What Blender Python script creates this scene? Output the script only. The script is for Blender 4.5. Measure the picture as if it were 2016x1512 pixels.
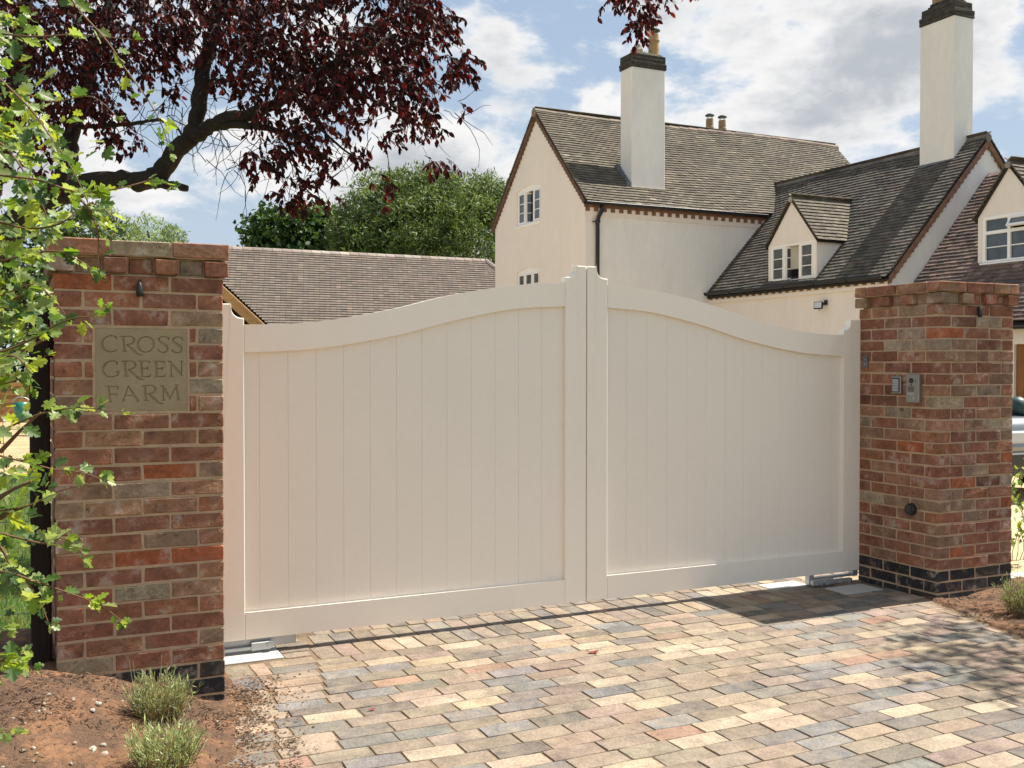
import bpy, math, random
import numpy as np
from mathutils import Vector, Matrix
from mathutils.geometry import tessellate_polygon
random.seed(7); rng = np.random.default_rng(11)
R = math.radians
for o in list(bpy.data.objects): bpy.data.objects.remove(o)
SC = bpy.context.scene; COL = SC.collection
# ------------------------------------------------------------------ camera
CY, CP, CF, CH = 0.44922574, -0.01674863, 2018.0, 1.52      # yaw, pitch, focal in photo pixels, eye height
cam_d = bpy.data.cameras.new('camera'); cam = bpy.data.objects.new('camera', cam_d); COL.objects.link(cam)
cam.location = (0, 0, CH)
cam.rotation_euler = (math.pi/2 + CP, 0, -CY)
cam_d.sensor_width = 36; cam_d.lens = CF/2016*36; cam_d.clip_start = 0.05; cam_d.clip_end = 2000
SC.camera = cam
_F = Vector((math.sin(CY)*math.cos(CP), math.cos(CY)*math.cos(CP), math.sin(CP)))
_R = Vector((math.cos(CY), -math.sin(CY), 0)); _U = _R.cross(_F)
def view_dir(px, py): return (_F + _R*((px-1008)/CF) - _U*((py-756)/CF))
def at(px, py, z): return Vector((0, 0, CH)) + view_dir(px, py)*z      # survey helper: sight line and depth in metres
# ------------------------------------------------------------------ world
SUN_EL = R(56)
W = bpy.data.worlds.new('World'); SC.world = W; W.use_nodes = True
nt = W.node_tree; nt.nodes.clear(); N = nt.nodes; L = nt.links
def wn(t, **k):
    n = N.new(t)
    for a, b in k.items(): setattr(n, a, b)
    return n
def wmath(op, a, b=None, c=None, clamp=False):
    n = N.new('ShaderNodeMath'); n.operation = op; n.use_clamp = clamp
    for i, v in enumerate((a, b, c)):
        if v is None: continue
        if isinstance(v, (int, float)): n.inputs[i].default_value = v
        else: L.new(v, n.inputs[i])
    return n.outputs[0]
sky = wn('ShaderNodeTexSky', sky_type='NISHITA', sun_disc=False)
sky.sun_elevation = SUN_EL; sky.sun_rotation = R(90); sky.air_density = 1.0; sky.dust_density = 1.2; sky.ozone_density = 1.5
geo = wn('ShaderNodeTexCoord'); sep = wn('ShaderNodeSeparateXYZ'); L.new(geo.outputs['Generated'], sep.inputs[0])
comb = wn('ShaderNodeCombineXYZ'); L.new(sep.outputs[0], comb.inputs[0]); L.new(sep.outputs[1], comb.inputs[1]); L.new(wmath('MULTIPLY', sep.outputs[2], 1.9), comb.inputs[2])
def wnoise(scale, det, rough, off, dist=0.0):
    m = wn('ShaderNodeMapping'); m.inputs['Location'].default_value = off; L.new(comb.outputs[0], m.inputs[0])
    n = wn('ShaderNodeTexNoise'); n.inputs['Scale'].default_value = scale; n.inputs['Detail'].default_value = det
    n.inputs['Roughness'].default_value = rough; n.inputs['Distortion'].default_value = dist; L.new(m.outputs[0], n.inputs['Vector'])
    return n.outputs['Fac']
n1 = wnoise(7.5, 12, 0.60, (2.3, 4.2, 0), 0.1)
n2 = wnoise(7.5, 8, 0.55, (2.3, 4.2, .05), 0.1)
cov = n1
for (px, py, rad, amt) in [(1080, 90, 130, -0.12), (1000, 250, 90, -0.05), (380, 230, 120, -0.05), (1950, 250, 60, -0.10), (2010, 150, 50, -0.08), (1370, 150, 60, -0.07), (1470, 205, 50, -0.05),
                           (1620, 210, 190, 0.15), (1640, 30, 260, 0.05), (960, 280, 90, 0.05), (1000, 90, 40, 0.06), (880, 390, 200, 0.08), (300, 400, 250, 0.08), (1450, 90, 120, 0.05), (1210, 190, 70, 0.10), (1150, 40, 60, 0.02), (230, 150, 90, 0.05), (1900, 60, 120, .06), (750, 420, 150, .05)]:
    v = view_dir(px, py).normalized()
    dp = wn('ShaderNodeVectorMath', operation='DOT_PRODUCT'); nm = wn('ShaderNodeVectorMath', operation='NORMALIZE'); L.new(geo.outputs['Generated'], nm.inputs[0])
    L.new(nm.outputs[0], dp.inputs[0]); dp.inputs[1].default_value = v
    k = (CF/rad)**2
    e = wmath('POWER', 2.718, wmath('MULTIPLY', wmath('SUBTRACT', dp.outputs['Value'], 1.0), k))
    cov = wmath('ADD', cov, wmath('MULTIPLY', e, amt*.8))
cr = wn('ShaderNodeMapRange'); cr.interpolation_type = 'SMOOTHSTEP'; L.new(cov, cr.inputs[0])
cr.inputs[1].default_value = 0.47; cr.inputs[2].default_value = 0.61
cov = wmath('ADD', wmath('MULTIPLY', wmath('SUBTRACT', cov, 0.5), 1.25), 0.545)
thick = wn('ShaderNodeMapRange'); thick.interpolation_type = 'SMOOTHSTEP'
L.new(wmath('ADD', wmath('MULTIPLY', cov, 0.6), wmath('MULTIPLY', n2, 0.4)), thick.inputs[0]); thick.inputs[1].default_value = 0.56; thick.inputs[2].default_value = 0.80
cc = wn('ShaderNodeMix', data_type='RGBA'); L.new(thick.outputs[0], cc.inputs[0])
SKY = 0.10
cc.inputs[6].default_value = (0.83/SKY, 0.815/SKY, 0.80/SKY, 1); cc.inputs[7].default_value = (0.43/SKY, 0.455/SKY, 0.49/SKY, 1)
hz = wn('ShaderNodeMix', data_type='RGBA')           # pale summer sky: a little milk in the blue, more of it low down
L.new(wmath('POWER', wmath('SUBTRACT', 1.0, wmath('MAXIMUM', sep.outputs[2], 0.0), clamp=True), 4.0), hz.inputs[0])
pale = wn('ShaderNodeMix', data_type='RGBA'); pale.inputs[0].default_value = 0.62; L.new(sky.outputs[0], pale.inputs[6]); pale.inputs[7].default_value = (0.36/SKY, 0.48/SKY, 0.64/SKY, 1)
L.new(pale.outputs[2], hz.inputs[6]); hz.inputs[7].default_value = (0.50/SKY, 0.58/SKY, 0.66/SKY, 1)
mx = wn('ShaderNodeMix', data_type='RGBA'); L.new(wmath('MULTIPLY', cr.outputs[0], 0.94), mx.inputs[0]); L.new(hz.outputs[2], mx.inputs[6]); L.new(cc.outputs[2], mx.inputs[7])
bg = wn('ShaderNodeBackground'); bg.inputs[1].default_value = SKY*.60; L.new(mx.outputs[2], bg.inputs[0])
ow = wn('ShaderNodeOutputWorld'); L.new(bg.outputs[0], ow.inputs[0])
sd = bpy.data.lights.new('sun', 'SUN'); sd.energy = 5.0; sd.angle = R(0.53); sd.color = (1.0, 0.945, 0.86)
sun = bpy.data.objects.new('sun', sd); COL.objects.link(sun)
SUNV = Vector((math.cos(SUN_EL)*math.cos(R(-0.6)), math.cos(SUN_EL)*math.sin(R(-0.6)), math.sin(SUN_EL)))
sun.rotation_euler = SUNV.to_track_quat('Z', 'Y').to_euler(); sun.location = (20, 0, 30)
SC.view_settings.view_transform = 'Standard'; SC.view_settings.look = 'None'; SC.view_settings.gamma = 1; SC.view_settings.exposure = 1.0
SC.view_settings.use_curve_mapping = False
SC.render.engine = 'CYCLES'
# ------------------------------------------------------------------ materials
def make_mat(name, col=(.5, .5, .5), src=None, rough=.85, metal=0., var=(8., .25), var2=None, blotch=None, speck=None, bump=None, spec=.3, stretch=None, translucent=0., dust=None):
    m = bpy.data.materials.new(name); m.use_nodes = True; t = m.node_tree; nn = t.nodes; ll = t.links; nn.clear()
    out = nn.new('ShaderNodeOutputMaterial'); p = nn.new('ShaderNodeBsdfPrincipled')
    p.inputs['Roughness'].default_value = rough; p.inputs['Metallic'].default_value = metal; p.inputs['Specular IOR Level'].default_value = spec
    tc = nn.new('ShaderNodeTexCoord'); vec = tc.outputs['Object']
    if src == 'obj':
        oi = nn.new('ShaderNodeObjectInfo'); base = oi.outputs['Color']
        mu = nn.new('ShaderNodeMath'); mu.operation = 'MULTIPLY'; mu.inputs[1].default_value = 83.0; ll.new(oi.outputs['Random'], mu.inputs[0])
        va = nn.new('ShaderNodeVectorMath'); va.operation = 'ADD'; ll.new(vec, va.inputs[0]); ll.new(mu.outputs[0], va.inputs[1]); vec = va.outputs[0]
    elif src == 'attr':
        at_ = nn.new('ShaderNodeAttribute'); at_.attribute_name = 'Col'; base = at_.outputs['Color']
    else:
        rg = nn.new('ShaderNodeRGB'); rg.outputs[0].default_value = (*col, 1); base = rg.outputs[0]
    if stretch:
        mp = nn.new('ShaderNodeMapping'); mp.inputs['Scale'].default_value = stretch; ll.new(vec, mp.inputs[0]); vec = mp.outputs[0]
    def noise(s, d=4, r=.6):
        n = nn.new('ShaderNodeTexNoise'); n.inputs['Scale'].default_value = s; n.inputs['Detail'].default_value = d; n.inputs['Roughness'].default_value = r
        ll.new(vec, n.inputs['Vector']); return n.outputs['Fac']
    def mrange(x, a, b, c, d):
        n = nn.new('ShaderNodeMapRange'); n.inputs[1].default_value = a; n.inputs[2].default_value = b; n.inputs[3].default_value = c; n.inputs[4].default_value = d
        ll.new(x, n.inputs[0]); return n.outputs[0]
    for vv in (var, var2):
        if not vv: continue
        f = mrange(noise(vv[0]), .3, .7, 1-vv[1], 1+vv[1])
        n = nn.new('ShaderNodeVectorMath'); n.operation = 'SCALE'; ll.new(base, n.inputs[0]); ll.new(f, n.inputs['Scale']); base = n.outputs[0]
    for bl in (blotch or []):                                  # (scale, lo, hi, colour, amount)
        f = mrange(noise(bl[0], 5, .65), bl[1], bl[2], 0, bl[4])
        n = nn.new('ShaderNodeMix'); n.data_type = 'RGBA'; ll.new(f, n.inputs[0]); ll.new(base, n.inputs[6]); n.inputs[7].default_value = (*bl[3], 1); base = n.outputs[2]
    if speck:                                                  # (scale, radius, colour)
        v = nn.new('ShaderNodeTexVoronoi'); v.inputs['Scale'].default_value = speck[0]; ll.new(vec, v.inputs['Vector'])
        f = mrange(v.outputs['Distance'], speck[1]*.6, speck[1], 1, 0)
        n = nn.new('ShaderNodeMix'); n.data_type = 'RGBA'; ll.new(f, n.inputs[0]); ll.new(base, n.inputs[6]); n.inputs[7].default_value = (*speck[2], 1); base = n.outputs[2]
    if dust:                                                   # world-space dust that runs across neighbouring pieces
        gp = nn.new('ShaderNodeNewGeometry'); fs_ = []
        for sc_, lo, hi in dust[0]:
            n = nn.new('ShaderNodeTexNoise'); n.inputs['Scale'].default_value = sc_; n.inputs['Detail'].default_value = 6; n.inputs['Roughness'].default_value = .65; ll.new(gp.outputs['Position'], n.inputs['Vector']); fs_.append(mrange(n.outputs['Fac'], lo, hi, 0, 1))
        mm = nn.new('ShaderNodeMath'); mm.operation = 'MULTIPLY'; ll.new(fs_[0], mm.inputs[0]); ll.new(fs_[1], mm.inputs[1]); m2 = nn.new('ShaderNodeMath'); m2.operation = 'MULTIPLY'; m2.use_clamp = True; ll.new(mm.outputs[0], m2.inputs[0]); m2.inputs[1].default_value = dust[2]
        n = nn.new('ShaderNodeMix'); n.data_type = 'RGBA'; ll.new(m2.outputs[0], n.inputs[0]); ll.new(base, n.inputs[6]); n.inputs[7].default_value = (*dust[1], 1); base = n.outputs[2]
    ll.new(base, p.inputs['Base Color'])
    if bump:
        prev = None
        for (s, d) in bump:
            b = nn.new('ShaderNodeBump'); b.inputs['Strength'].default_value = 1.0; b.inputs['Distance'].default_value = d
            ll.new(noise(s, 5, .6), b.inputs['Height'])
            if prev: ll.new(prev, b.inputs['Normal'])
            prev = b.outputs[0]
        ll.new(prev, p.inputs['Normal'])
    if translucent:
        tr = nn.new('ShaderNodeBsdfTranslucent'); g = nn.new('ShaderNodeVectorMath'); g.operation = 'MULTIPLY'; ll.new(base, g.inputs[0]); g.inputs[1].default_value = (1.5, 1.45, .7) if name != 'plum_leaf' else (2.2, 1., 1.)
        ll.new(g.outputs[0], tr.inputs[0]); mxs = nn.new('ShaderNodeMixShader'); mxs.inputs[0].default_value = translucent
        ll.new(p.outputs[0], mxs.inputs[1]); ll.new(tr.outputs[0], mxs.inputs[2]); ll.new(mxs.outputs[0], out.inputs[0])
    else: ll.new(p.outputs[0], out.inputs[0])
    return m
BR = dict(rough=.88, var=(11, .34), var2=(60, .22), blotch=[(7, .53, .66, (.27, .18, .12), .6), (11, .57, .66, (.42, .36, .29), .6), (26, .58, .68, (.085, .045, .035), .65)], bump=[(28, .007), (75, .004), (190, .0018)])
M = {}
M['brick'] = make_mat('brick_clay', src='obj', **BR)
M['brick_joined'] = make_mat('brick_clay_joined', src='attr', **BR)
M['mortar'] = make_mat('mortar', (.47, .335, .215), rough=.95, var=(14, .14), var2=(120, .10), bump=[(60, .004), (260, .0015)])
PV = dict(dust=(((1.3, .35, .6), (14, .35, .65)), (.31, .24, .16), .5), rough=.9, var=(8, .30), var2=(80, .30), blotch=[(7, .56, .72, (.36, .30, .20), .45), (28, .62, .74, (.09, .07, .05), .5)], bump=[(18, .006), (60, .004), (170, .0016)])
M['paver'] = make_mat('paver_clay', src='obj', **PV)
M['paver_joined'] = make_mat('paver_clay_joined', src='attr', **PV)
M['joint'] = make_mat('joint_sand', (.17, .12, .075), rough=1, var=(60, .35), var2=(6, .3), bump=[(150, .006)])
M['soil'] = make_mat('red_soil', (.205, .108, .058), rough=1, var=(3, .2), var2=(45, .28), blotch=[(4.5, .44, .55, (.10, .062, .040), .8), (40, .60, .70, (.07, .045, .03), .8), (70, .66, .72, (.50, .36, .24), .6)], bump=[(22, .03), (120, .008)])
M['gate_paint'] = make_mat('gate_paint', (.86, .79, .68), rough=.38, var=(1.2, .02), var2=(25, .012), blotch=[(45, .68, .76, (.50, .40, .30), .25)], bump=[(240, .0004)], spec=.45)
M['render'] = make_mat('cream_render', (.79, .72, .66), rough=.9, stretch=(1, 1, .35), var=(1.3, .03), var2=(9, .03), bump=[(3, .01), (90, .0025)])
M['render_cool'] = make_mat('cream_render_cool', (.80, .77, .725), rough=.9, stretch=(1, 1, .35), var=(1.3, .05), var2=(9, .035), bump=[(3, .012), (90, .0025)])  # same cream render, with the cooler skylight of its walls put into the colour
TL = dict(rough=.9, var=(1.2, .22), var2=(30, .22), blotch=[(12, .60, .72, (.26, .24, .18), .4), (2, .56, .70, (.07, .066, .05), .45)], bump=[(40, .004)])
M['tile'] = make_mat('roof_tile_clay', src='obj', **TL)
M['tile_joined'] = make_mat('roof_tile_joined', src='attr', **TL)
M['under'] = make_mat('roof_felt', (.035, .03, .027), rough=1)
M['barn_tile'] = make_mat('barn_tile', src='obj', rough=.9, var=(1.5, .08), var2=(30, .1), bump=[(60, .002)])
M['barn_tile_joined'] = make_mat('barn_tile_joined', src='attr', rough=.9, var=(1.5, .08), var2=(30, .1), bump=[(60, .002)])
M['black_iron'] = make_mat('black_gutter', (.012, .013, .016), rough=.35, var=(10, .2), spec=.5)
M['black_plastic'] = make_mat('black_plastic', (.015, .015, .016), rough=.4, var=(10, .1), spec=.5)
M['lead'] = make_mat('lead_flashing', (.16, .17, .19), rough=.55, var=(8, .2), metal=.3)
M['frame'] = make_mat('window_frame_paint', (.86, .85, .83), rough=.45, var=(5, .02), spec=.45)
M['glass'] = make_mat('window_glass', (.055, .065, .072), rough=.06, var=(3, .5), spec=.9)
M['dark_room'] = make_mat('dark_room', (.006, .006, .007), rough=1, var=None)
M['curtain'] = make_mat('curtain', (.45, .42, .36), rough=.95, var=(6, .1))
M['dark_brick'] = make_mat('sooty_brick', (.055, .048, .04), rough=.95, var=(9, .45), blotch=[(14, .58, .7, (.16, .15, .10), .6)], bump=[(40, .01)])
M['dentil'] = make_mat('dentil_brick', (.22, .12, .078), rough=.95, var=(9, .3))
M['verge_brick'] = make_mat('eaves_brick', (.135, .08, .055), rough=.95, var=(9, .35), bump=[(40, .006)])
M['pot'] = make_mat('chimney_pot_clay', (.36, .24, .12), rough=.85, var=(6, .2), blotch=[(10, .55, .7, (.12, .09, .06), .6)])
M['cap_stone'] = make_mat('chimney_flaunching', (.40, .36, .27), rough=.95, var=(8, .2), bump=[(20, .02)])
M['stone'] = make_mat('plaque_sandstone', (.34, .27, .165), rough=.88, var=(7, .10), var2=(90, .07), blotch=[(18, .62, .72, (.15, .125, .08), .5)], bump=[(200, .0008)])
M['galv'] = make_mat('galvanised_steel', (.45, .47, .48), rough=.42, metal=.65, var=(12, .12), spec=.5)
M['white_stone'] = make_mat('pale_slab', (.44, .43, .39), rough=.8, var=(8, .08), bump=[(60, .002)])
M['oak'] = make_mat('pale_timber', (.40, .25, .11), rough=.8, var=(2, .2), var2=(30, .15), stretch=(1, 1, 8), bump=[(30, .003)])
M['brown_wood'] = make_mat('stained_timber', (.24, .10, .03), rough=.6, var=(3, .2), stretch=(8, 8, 1), bump=[(30, .002)])
M['soffit'] = make_mat('dark_brown_timber', (.10, .05, .02), rough=.9)  # dark brown timber for the soffit and gable boarding
M['dark_post'] = make_mat('creosoted_timber', (.022, .014, .010), rough=.9, var=(8, .4), stretch=(6, 6, 1), bump=[(30, .004)])
M['rubble'] = make_mat('rubble_wall', (.34, .28, .20), rough=.95, var=(6, .35), bump=[(12, .03)])
M['gravel'] = make_mat('gravel_chippings', (.60, .47, .27), rough=1, var=(60, .3), var2=(3, .12), speck=(120, .25, (.30, .22, .13)), bump=[(90, .02)])
M['grass_sheet'] = make_mat('lawn_sheet', (.085, .13, .03), rough=1, var=(2.5, .3), var2=(60, .35), bump=[(60, .03)])
M['dry'] = make_mat('dry_dirt', (.42, .29, .16), rough=1, var=(2, .25), var2=(25, .2), bump=[(12, .04)])
M['ground'] = make_mat('field', (.12, .13, .05), rough=1, var=(.2, .3))
M['blade'] = make_mat('grass_blade', src='attr', rough=.7, var=None, translucent=.3)
M['leaf'] = make_mat('hawthorn_leaf', src='obj', rough=.42, var=(60, .12), spec=.38, translucent=.45)
M['leaf_joined'] = make_mat('hawthorn_leaf_joined', src='attr', rough=.42, var=(60, .12), spec=.38, translucent=.45)
M['plum'] = make_mat('plum_leaf', src='obj', rough=.6, var=None, spec=.22, translucent=.28)
M['plum'].name = 'plum_leaf'
M['plum_joined'] = make_mat('plum_leaf', src='attr', rough=.6, var=None, spec=.22, translucent=.28)
M['tree_leaf'] = make_mat('tree_leaf', src='attr', rough=.6, var=None, spec=.3, translucent=.25)
M['bark'] = make_mat('dark_bark', (.035, .026, .02), rough=.95, var=(8, .3), bump=[(18, .03), (60, .01)])
M['twig'] = make_mat('green_brown_twig', (.14, .075, .035), rough=.75, var=(14, .3))
M['lav'] = make_mat('lavender_stem', src='attr', rough=.8, var=None, translucent=.2)
M['pebble'] = make_mat('pebble', src='obj', rough=.8, var=(20, .15), bump=[(60, .003)])
M['chip'] = make_mat('bark_chip', src='attr', rough=1, var=None)
M['steel'] = make_mat('brushed_steel', (.33, .33, .31), rough=.38, metal=.75, var=(20, .06), spec=.5)
M['lens'] = make_mat('dark_lens', (.02, .02, .02), rough=.12, spec=.7, var=None)
M['key_grey'] = make_mat('keypad_grey', (.42, .42, .42), rough=.45, var=None, spec=.5)
M['ink'] = make_mat('dark_print', (.04, .04, .04), rough=.6, var=None)
M['car_paint'] = make_mat('silver_car_paint', (.24, .255, .26), rough=.25, metal=.6, var=(2, .03), spec=.6)
M['tyre'] = make_mat('tyre_rubber', (.015, .015, .015), rough=.85, var=None)
M['teal'] = make_mat('teal_plastic', (.01, .16, .12), rough=.35, var=(10, .2), spec=.5)
M['teal_dark'] = make_mat('dark_teal_cloth', (.012, .045, .045), rough=.5, var=(10, .3), spec=.5)
M['lamp_face'] = make_mat('lamp_face', (.55, .56, .60), rough=.15, var=None, spec=.6)
M['green_wire'] = make_mat('wire', (.22, .23, .22), rough=.5, metal=.6, var=None)
M['red_leaf'] = make_mat('fallen_leaf', (.20, .03, .03), rough=.6, var=(60, .3))
# ------------------------------------------------------------------ mesh helpers
class MB:
    def __init__(s): s.v = []; s.f = []; s.c = []
    def add(s, vs, fs, col=None):
        n = len(s.v); s.v += [tuple(v) for v in vs]; s.f += [tuple(i+n for i in f) for f in fs]
        s.c += [col or (1, 1, 1)]*len(vs)
    def box(s, x0, x1, y0, y1, z0, z1, col=None, M4=None):
        vs = [Vector((x, y, z)) for x in (x0, x1) for y in (y0, y1) for z in (z0, z1)]
        if M4: vs = [M4 @ v for v in vs]
        s.add(vs, [(0, 1, 3, 2), (4, 6, 7, 5), (0, 4, 5, 1), (2, 3, 7, 6), (0, 2, 6, 4), (1, 5, 7, 3)], col)
    def cbox(s, x0, x1, y0, y1, z0, z1, ch=.003, jit=0., col=None, M4=None):      # chamfered box, 24 vertices, 44 triangles
        c = Vector(((x0+x1)/2, (y0+y1)/2, (z0+z1)/2)); h = Vector(((x1-x0)/2, (y1-y0)/2, (z1-z0)/2)); vs = []; idx = {}
        for sx in (-1, 1):
            for sy in (-1, 1):
                for sz in (-1, 1):
                    j = Vector([random.uniform(-jit, jit) for _ in range(3)])
                    for a in range(3):
                        sg = (sx, sy, sz); p = Vector([sg[i]*(h[i] if i == a else h[i]-ch) for i in range(3)])
                        idx[(sx, sy, sz, a)] = len(vs); vs.append(c + p + j)
        fs = []
        for a in range(3):
            for sg in (-1, 1):
                b, d = [(1, 2), (0, 2), (0, 1)][a]; q = []
                for (u, w) in ((-1, -1), (1, -1), (1, 1), (-1, 1)):
                    k = [0, 0, 0]; k[a] = sg; k[b] = u; k[d] = w; q.append(idx[(*k, a)])
                flip = (sg > 0) != (a != 1)
                fs.append(tuple(q[::-1]) if flip else tuple(q))
        for a in range(3):                       # edges running along axis a
            b, d = [(1, 2), (0, 2), (0, 1)][a]
            for sb in (-1, 1):
                for sdd in (-1, 1):
                    k0 = [0, 0, 0]; k0[b] = sb; k0[d] = sdd; k0[a] = -1; k1 = list(k0); k1[a] = 1
                    q = [idx[(*k0, b)], idx[(*k1, b)], idx[(*k1, d)], idx[(*k0, d)]]
                    n = (vs[q[1]]-vs[q[0]]).cross(vs[q[3]]-vs[q[0]]); out = (vs[q[0]]+vs[q[2]])/2 - c
                    fs.append(tuple(q) if n.dot(out) > 0 else tuple(q[::-1]))
        for sx in (-1, 1):
            for sy in (-1, 1):
                for sz in (-1, 1):
                    q = [idx[(sx, sy, sz, 0)], idx[(sx, sy, sz, 1)], idx[(sx, sy, sz, 2)]]
                    fs.append(tuple(q) if sx*sy*sz > 0 else tuple(q[::-1]))
        if M4: vs = [M4 @ v for v in vs]
        s.add(vs, fs, col)
    def tube(s, path, rad, n=8, col=None, cap=True):
        path = [Vector(p) for p in path]; rad = rad if hasattr(rad, '__len__') else [rad]*len(path)
        up = Vector((0, 0, 1)); vs = []; prev = None
        for i, p in enumerate(path):
            d = (path[min(i+1, len(path)-1)]-path[max(i-1, 0)])
            if d.length < 1e-9: d = Vector((0, 0, 1))
            d.normalize()
            a = prev if prev is not None else (up if abs(d.z) < .9 else Vector((1, 0, 0)))
            a = (a - d*a.dot(d)).normalized(); prev = a; b = d.cross(a)
            for k in range(n):
                t = 2*math.pi*k/n; vs.append(p + (a*math.cos(t)+b*math.sin(t))*rad[i])
        fs = [(i*n+k, i*n+(k+1) % n, (i+1)*n+(k+1) % n, (i+1)*n+k) for i in range(len(path)-1) for k in range(n)]
        if cap: fs += [tuple(range(n))[::-1], tuple((len(path)-1)*n+k for k in range(n))]
        s.add(vs, fs, col)
    def prism(s, poly, f0, f1, col=None):         # poly of 2-D points, f0/f1 map (a,b)->3-D
        n = len(poly); vs = [Vector(f0(*p)) for p in poly]+[Vector(f1(*p)) for p in poly]
        tri = tessellate_polygon([[Vector((a, b, 0)) for a, b in poly]])
        fs = []
        nrm = Vector((0, 0, 0))
        for i in range(n): nrm += vs[i].cross(vs[(i+1) % n])
        ax = (vs[0]-vs[n])
        flip = nrm.dot(ax) < 0
        for t in tri:
            tn = (vs[t[1]]-vs[t[0]]).cross(vs[t[2]]-vs[t[0]])
            t = t if tn.dot(ax) > 0 else t[::-1]
            fs.append(tuple(t)); fs.append(tuple(i+n for i in t[::-1]))
        for i in range(n):
            q = (i, (i+1) % n, (i+1) % n+n, i+n); fs.append(q[::-1] if not flip else q)
        s.add(vs, fs, col)
    def wall(s, poly, holes, f, thick):            # f(a,b,d): a,b in the wall, d depth behind its face
        loops = [[Vector((a, b, 0)) for a, b in poly]]+[[Vector((a, b, 0)) for a, b in h] for h in holes]
        flat = [p for l in loops for p in l]; n = len(flat)
        vs = [Vector(f(p.x, p.y, 0)) for p in flat]+[Vector(f(p.x, p.y, thick)) for p in flat]
        fs = []; ax = Vector(f(0, 0, 0))-Vector(f(0, 0, 1))
        for t in tessellate_polygon(loops):
            tn = (vs[t[1]]-vs[t[0]]).cross(vs[t[2]]-vs[t[0]])
            t = t if tn.dot(ax) > 0 else t[::-1]
            fs.append(tuple(t)); fs.append(tuple(i+n for i in t[::-1]))
        k = 0
        for l in loops:
            m = len(l)
            for i in range(m): fs.append((k+i, k+(i+1) % m, k+(i+1) % m+n, k+i+n))
            k += m
        s.add(vs, fs)
    def mesh(s, name, mat, origin=(0, 0, 0), smooth=False):
        me = bpy.data.meshes.new(name); o = Vector(origin)
        me.from_pydata([(v[0]-o.x, v[1]-o.y, v[2]-o.z) for v in s.v], [], s.f)
        ca = me.color_attributes.new('Col', 'FLOAT_COLOR', 'POINT')
        ca.data.foreach_set('color', np.array([(*c, 1.) for c in s.c], dtype=np.float32).ravel())
        me.materials.append(mat)
        if smooth: me.polygons.foreach_set('use_smooth', [True]*len(me.polygons))
        me.update(); return me
ROOT = {}
def thing(name, label, cat, loc=(0, 0, 0), group=None, kind=None):
    o = bpy.data.objects.new(name, None); COL.objects.link(o); o.location = loc; o.empty_display_size = .1
    o['label'] = label; o['category'] = cat
    if group: o['group'] = group
    ROOT[o.name] = Vector(loc); return o
def origin_of(p):
    while p is not None and p.parent is not None: p = p.parent
    return ROOT[p.name] if p is not None and p.name in ROOT else Vector((0, 0, 0))
def part(name, mb, mat, parent, smooth=False, label=None, kind=None):
    me = mb.mesh(name, mat, origin_of(parent), smooth); o = bpy.data.objects.new(name, me); COL.objects.link(o); o.parent = parent
    if label: o['label'] = label
    if kind: o['kind'] = kind
    return o
def struct(name, mb, mat, kind='structure', smooth=False):
    o = bpy.data.objects.new(name, mb.mesh(name, mat, smooth=smooth)); COL.objects.link(o); o['kind'] = kind; return o
def solo(name, mb, mat, label, cat, loc, group=None, smooth=False):
    o = bpy.data.objects.new(name, mb.mesh(name, mat, loc, smooth)); COL.objects.link(o); o.location = loc
    o['label'] = label; o['category'] = cat
    if group: o['group'] = group
    ROOT[o.name] = Vector(loc); return o
def piece(name, me, parent, M4, color, kind=None):
    o = bpy.data.objects.new(name, me); COL.objects.link(o); o.parent = parent
    o.matrix_local = Matrix.Translation(-origin_of(parent)) @ M4; o.color = (*color, 1); return o
def pick(pal):
    c = random.choices([p[0] for p in pal], [p[1] for p in pal])[0]; k = random.uniform(.86, 1.14)
    return tuple(max(.004, x*k*random.uniform(.96, 1.04)) for x in c)
def interp(x, xs, ys): return float(np.interp(x, xs, ys))
def smooth_curve(xs, ys, x):                       # Catmull-Rom
    xs = list(xs); i = max(0, min(len(xs)-2, int(np.searchsorted(xs, x))-1)); x0, x1 = xs[i], xs[i+1]; t = (x-x0)/(x1-x0)
    m = lambda j: (ys[min(j+1, len(ys)-1)]-ys[max(j-1, 0)])/(xs[min(j+1, len(xs)-1)]-xs[max(j-1, 0)])
    h = x1-x0; a, b = m(i)*h, m(i+1)*h
    return (2*t**3-3*t**2+1)*ys[i]+(t**3-2*t**2+t)*a+(-2*t**3+3*t**2)*ys[i+1]+(t**3-t**2)*b
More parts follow.
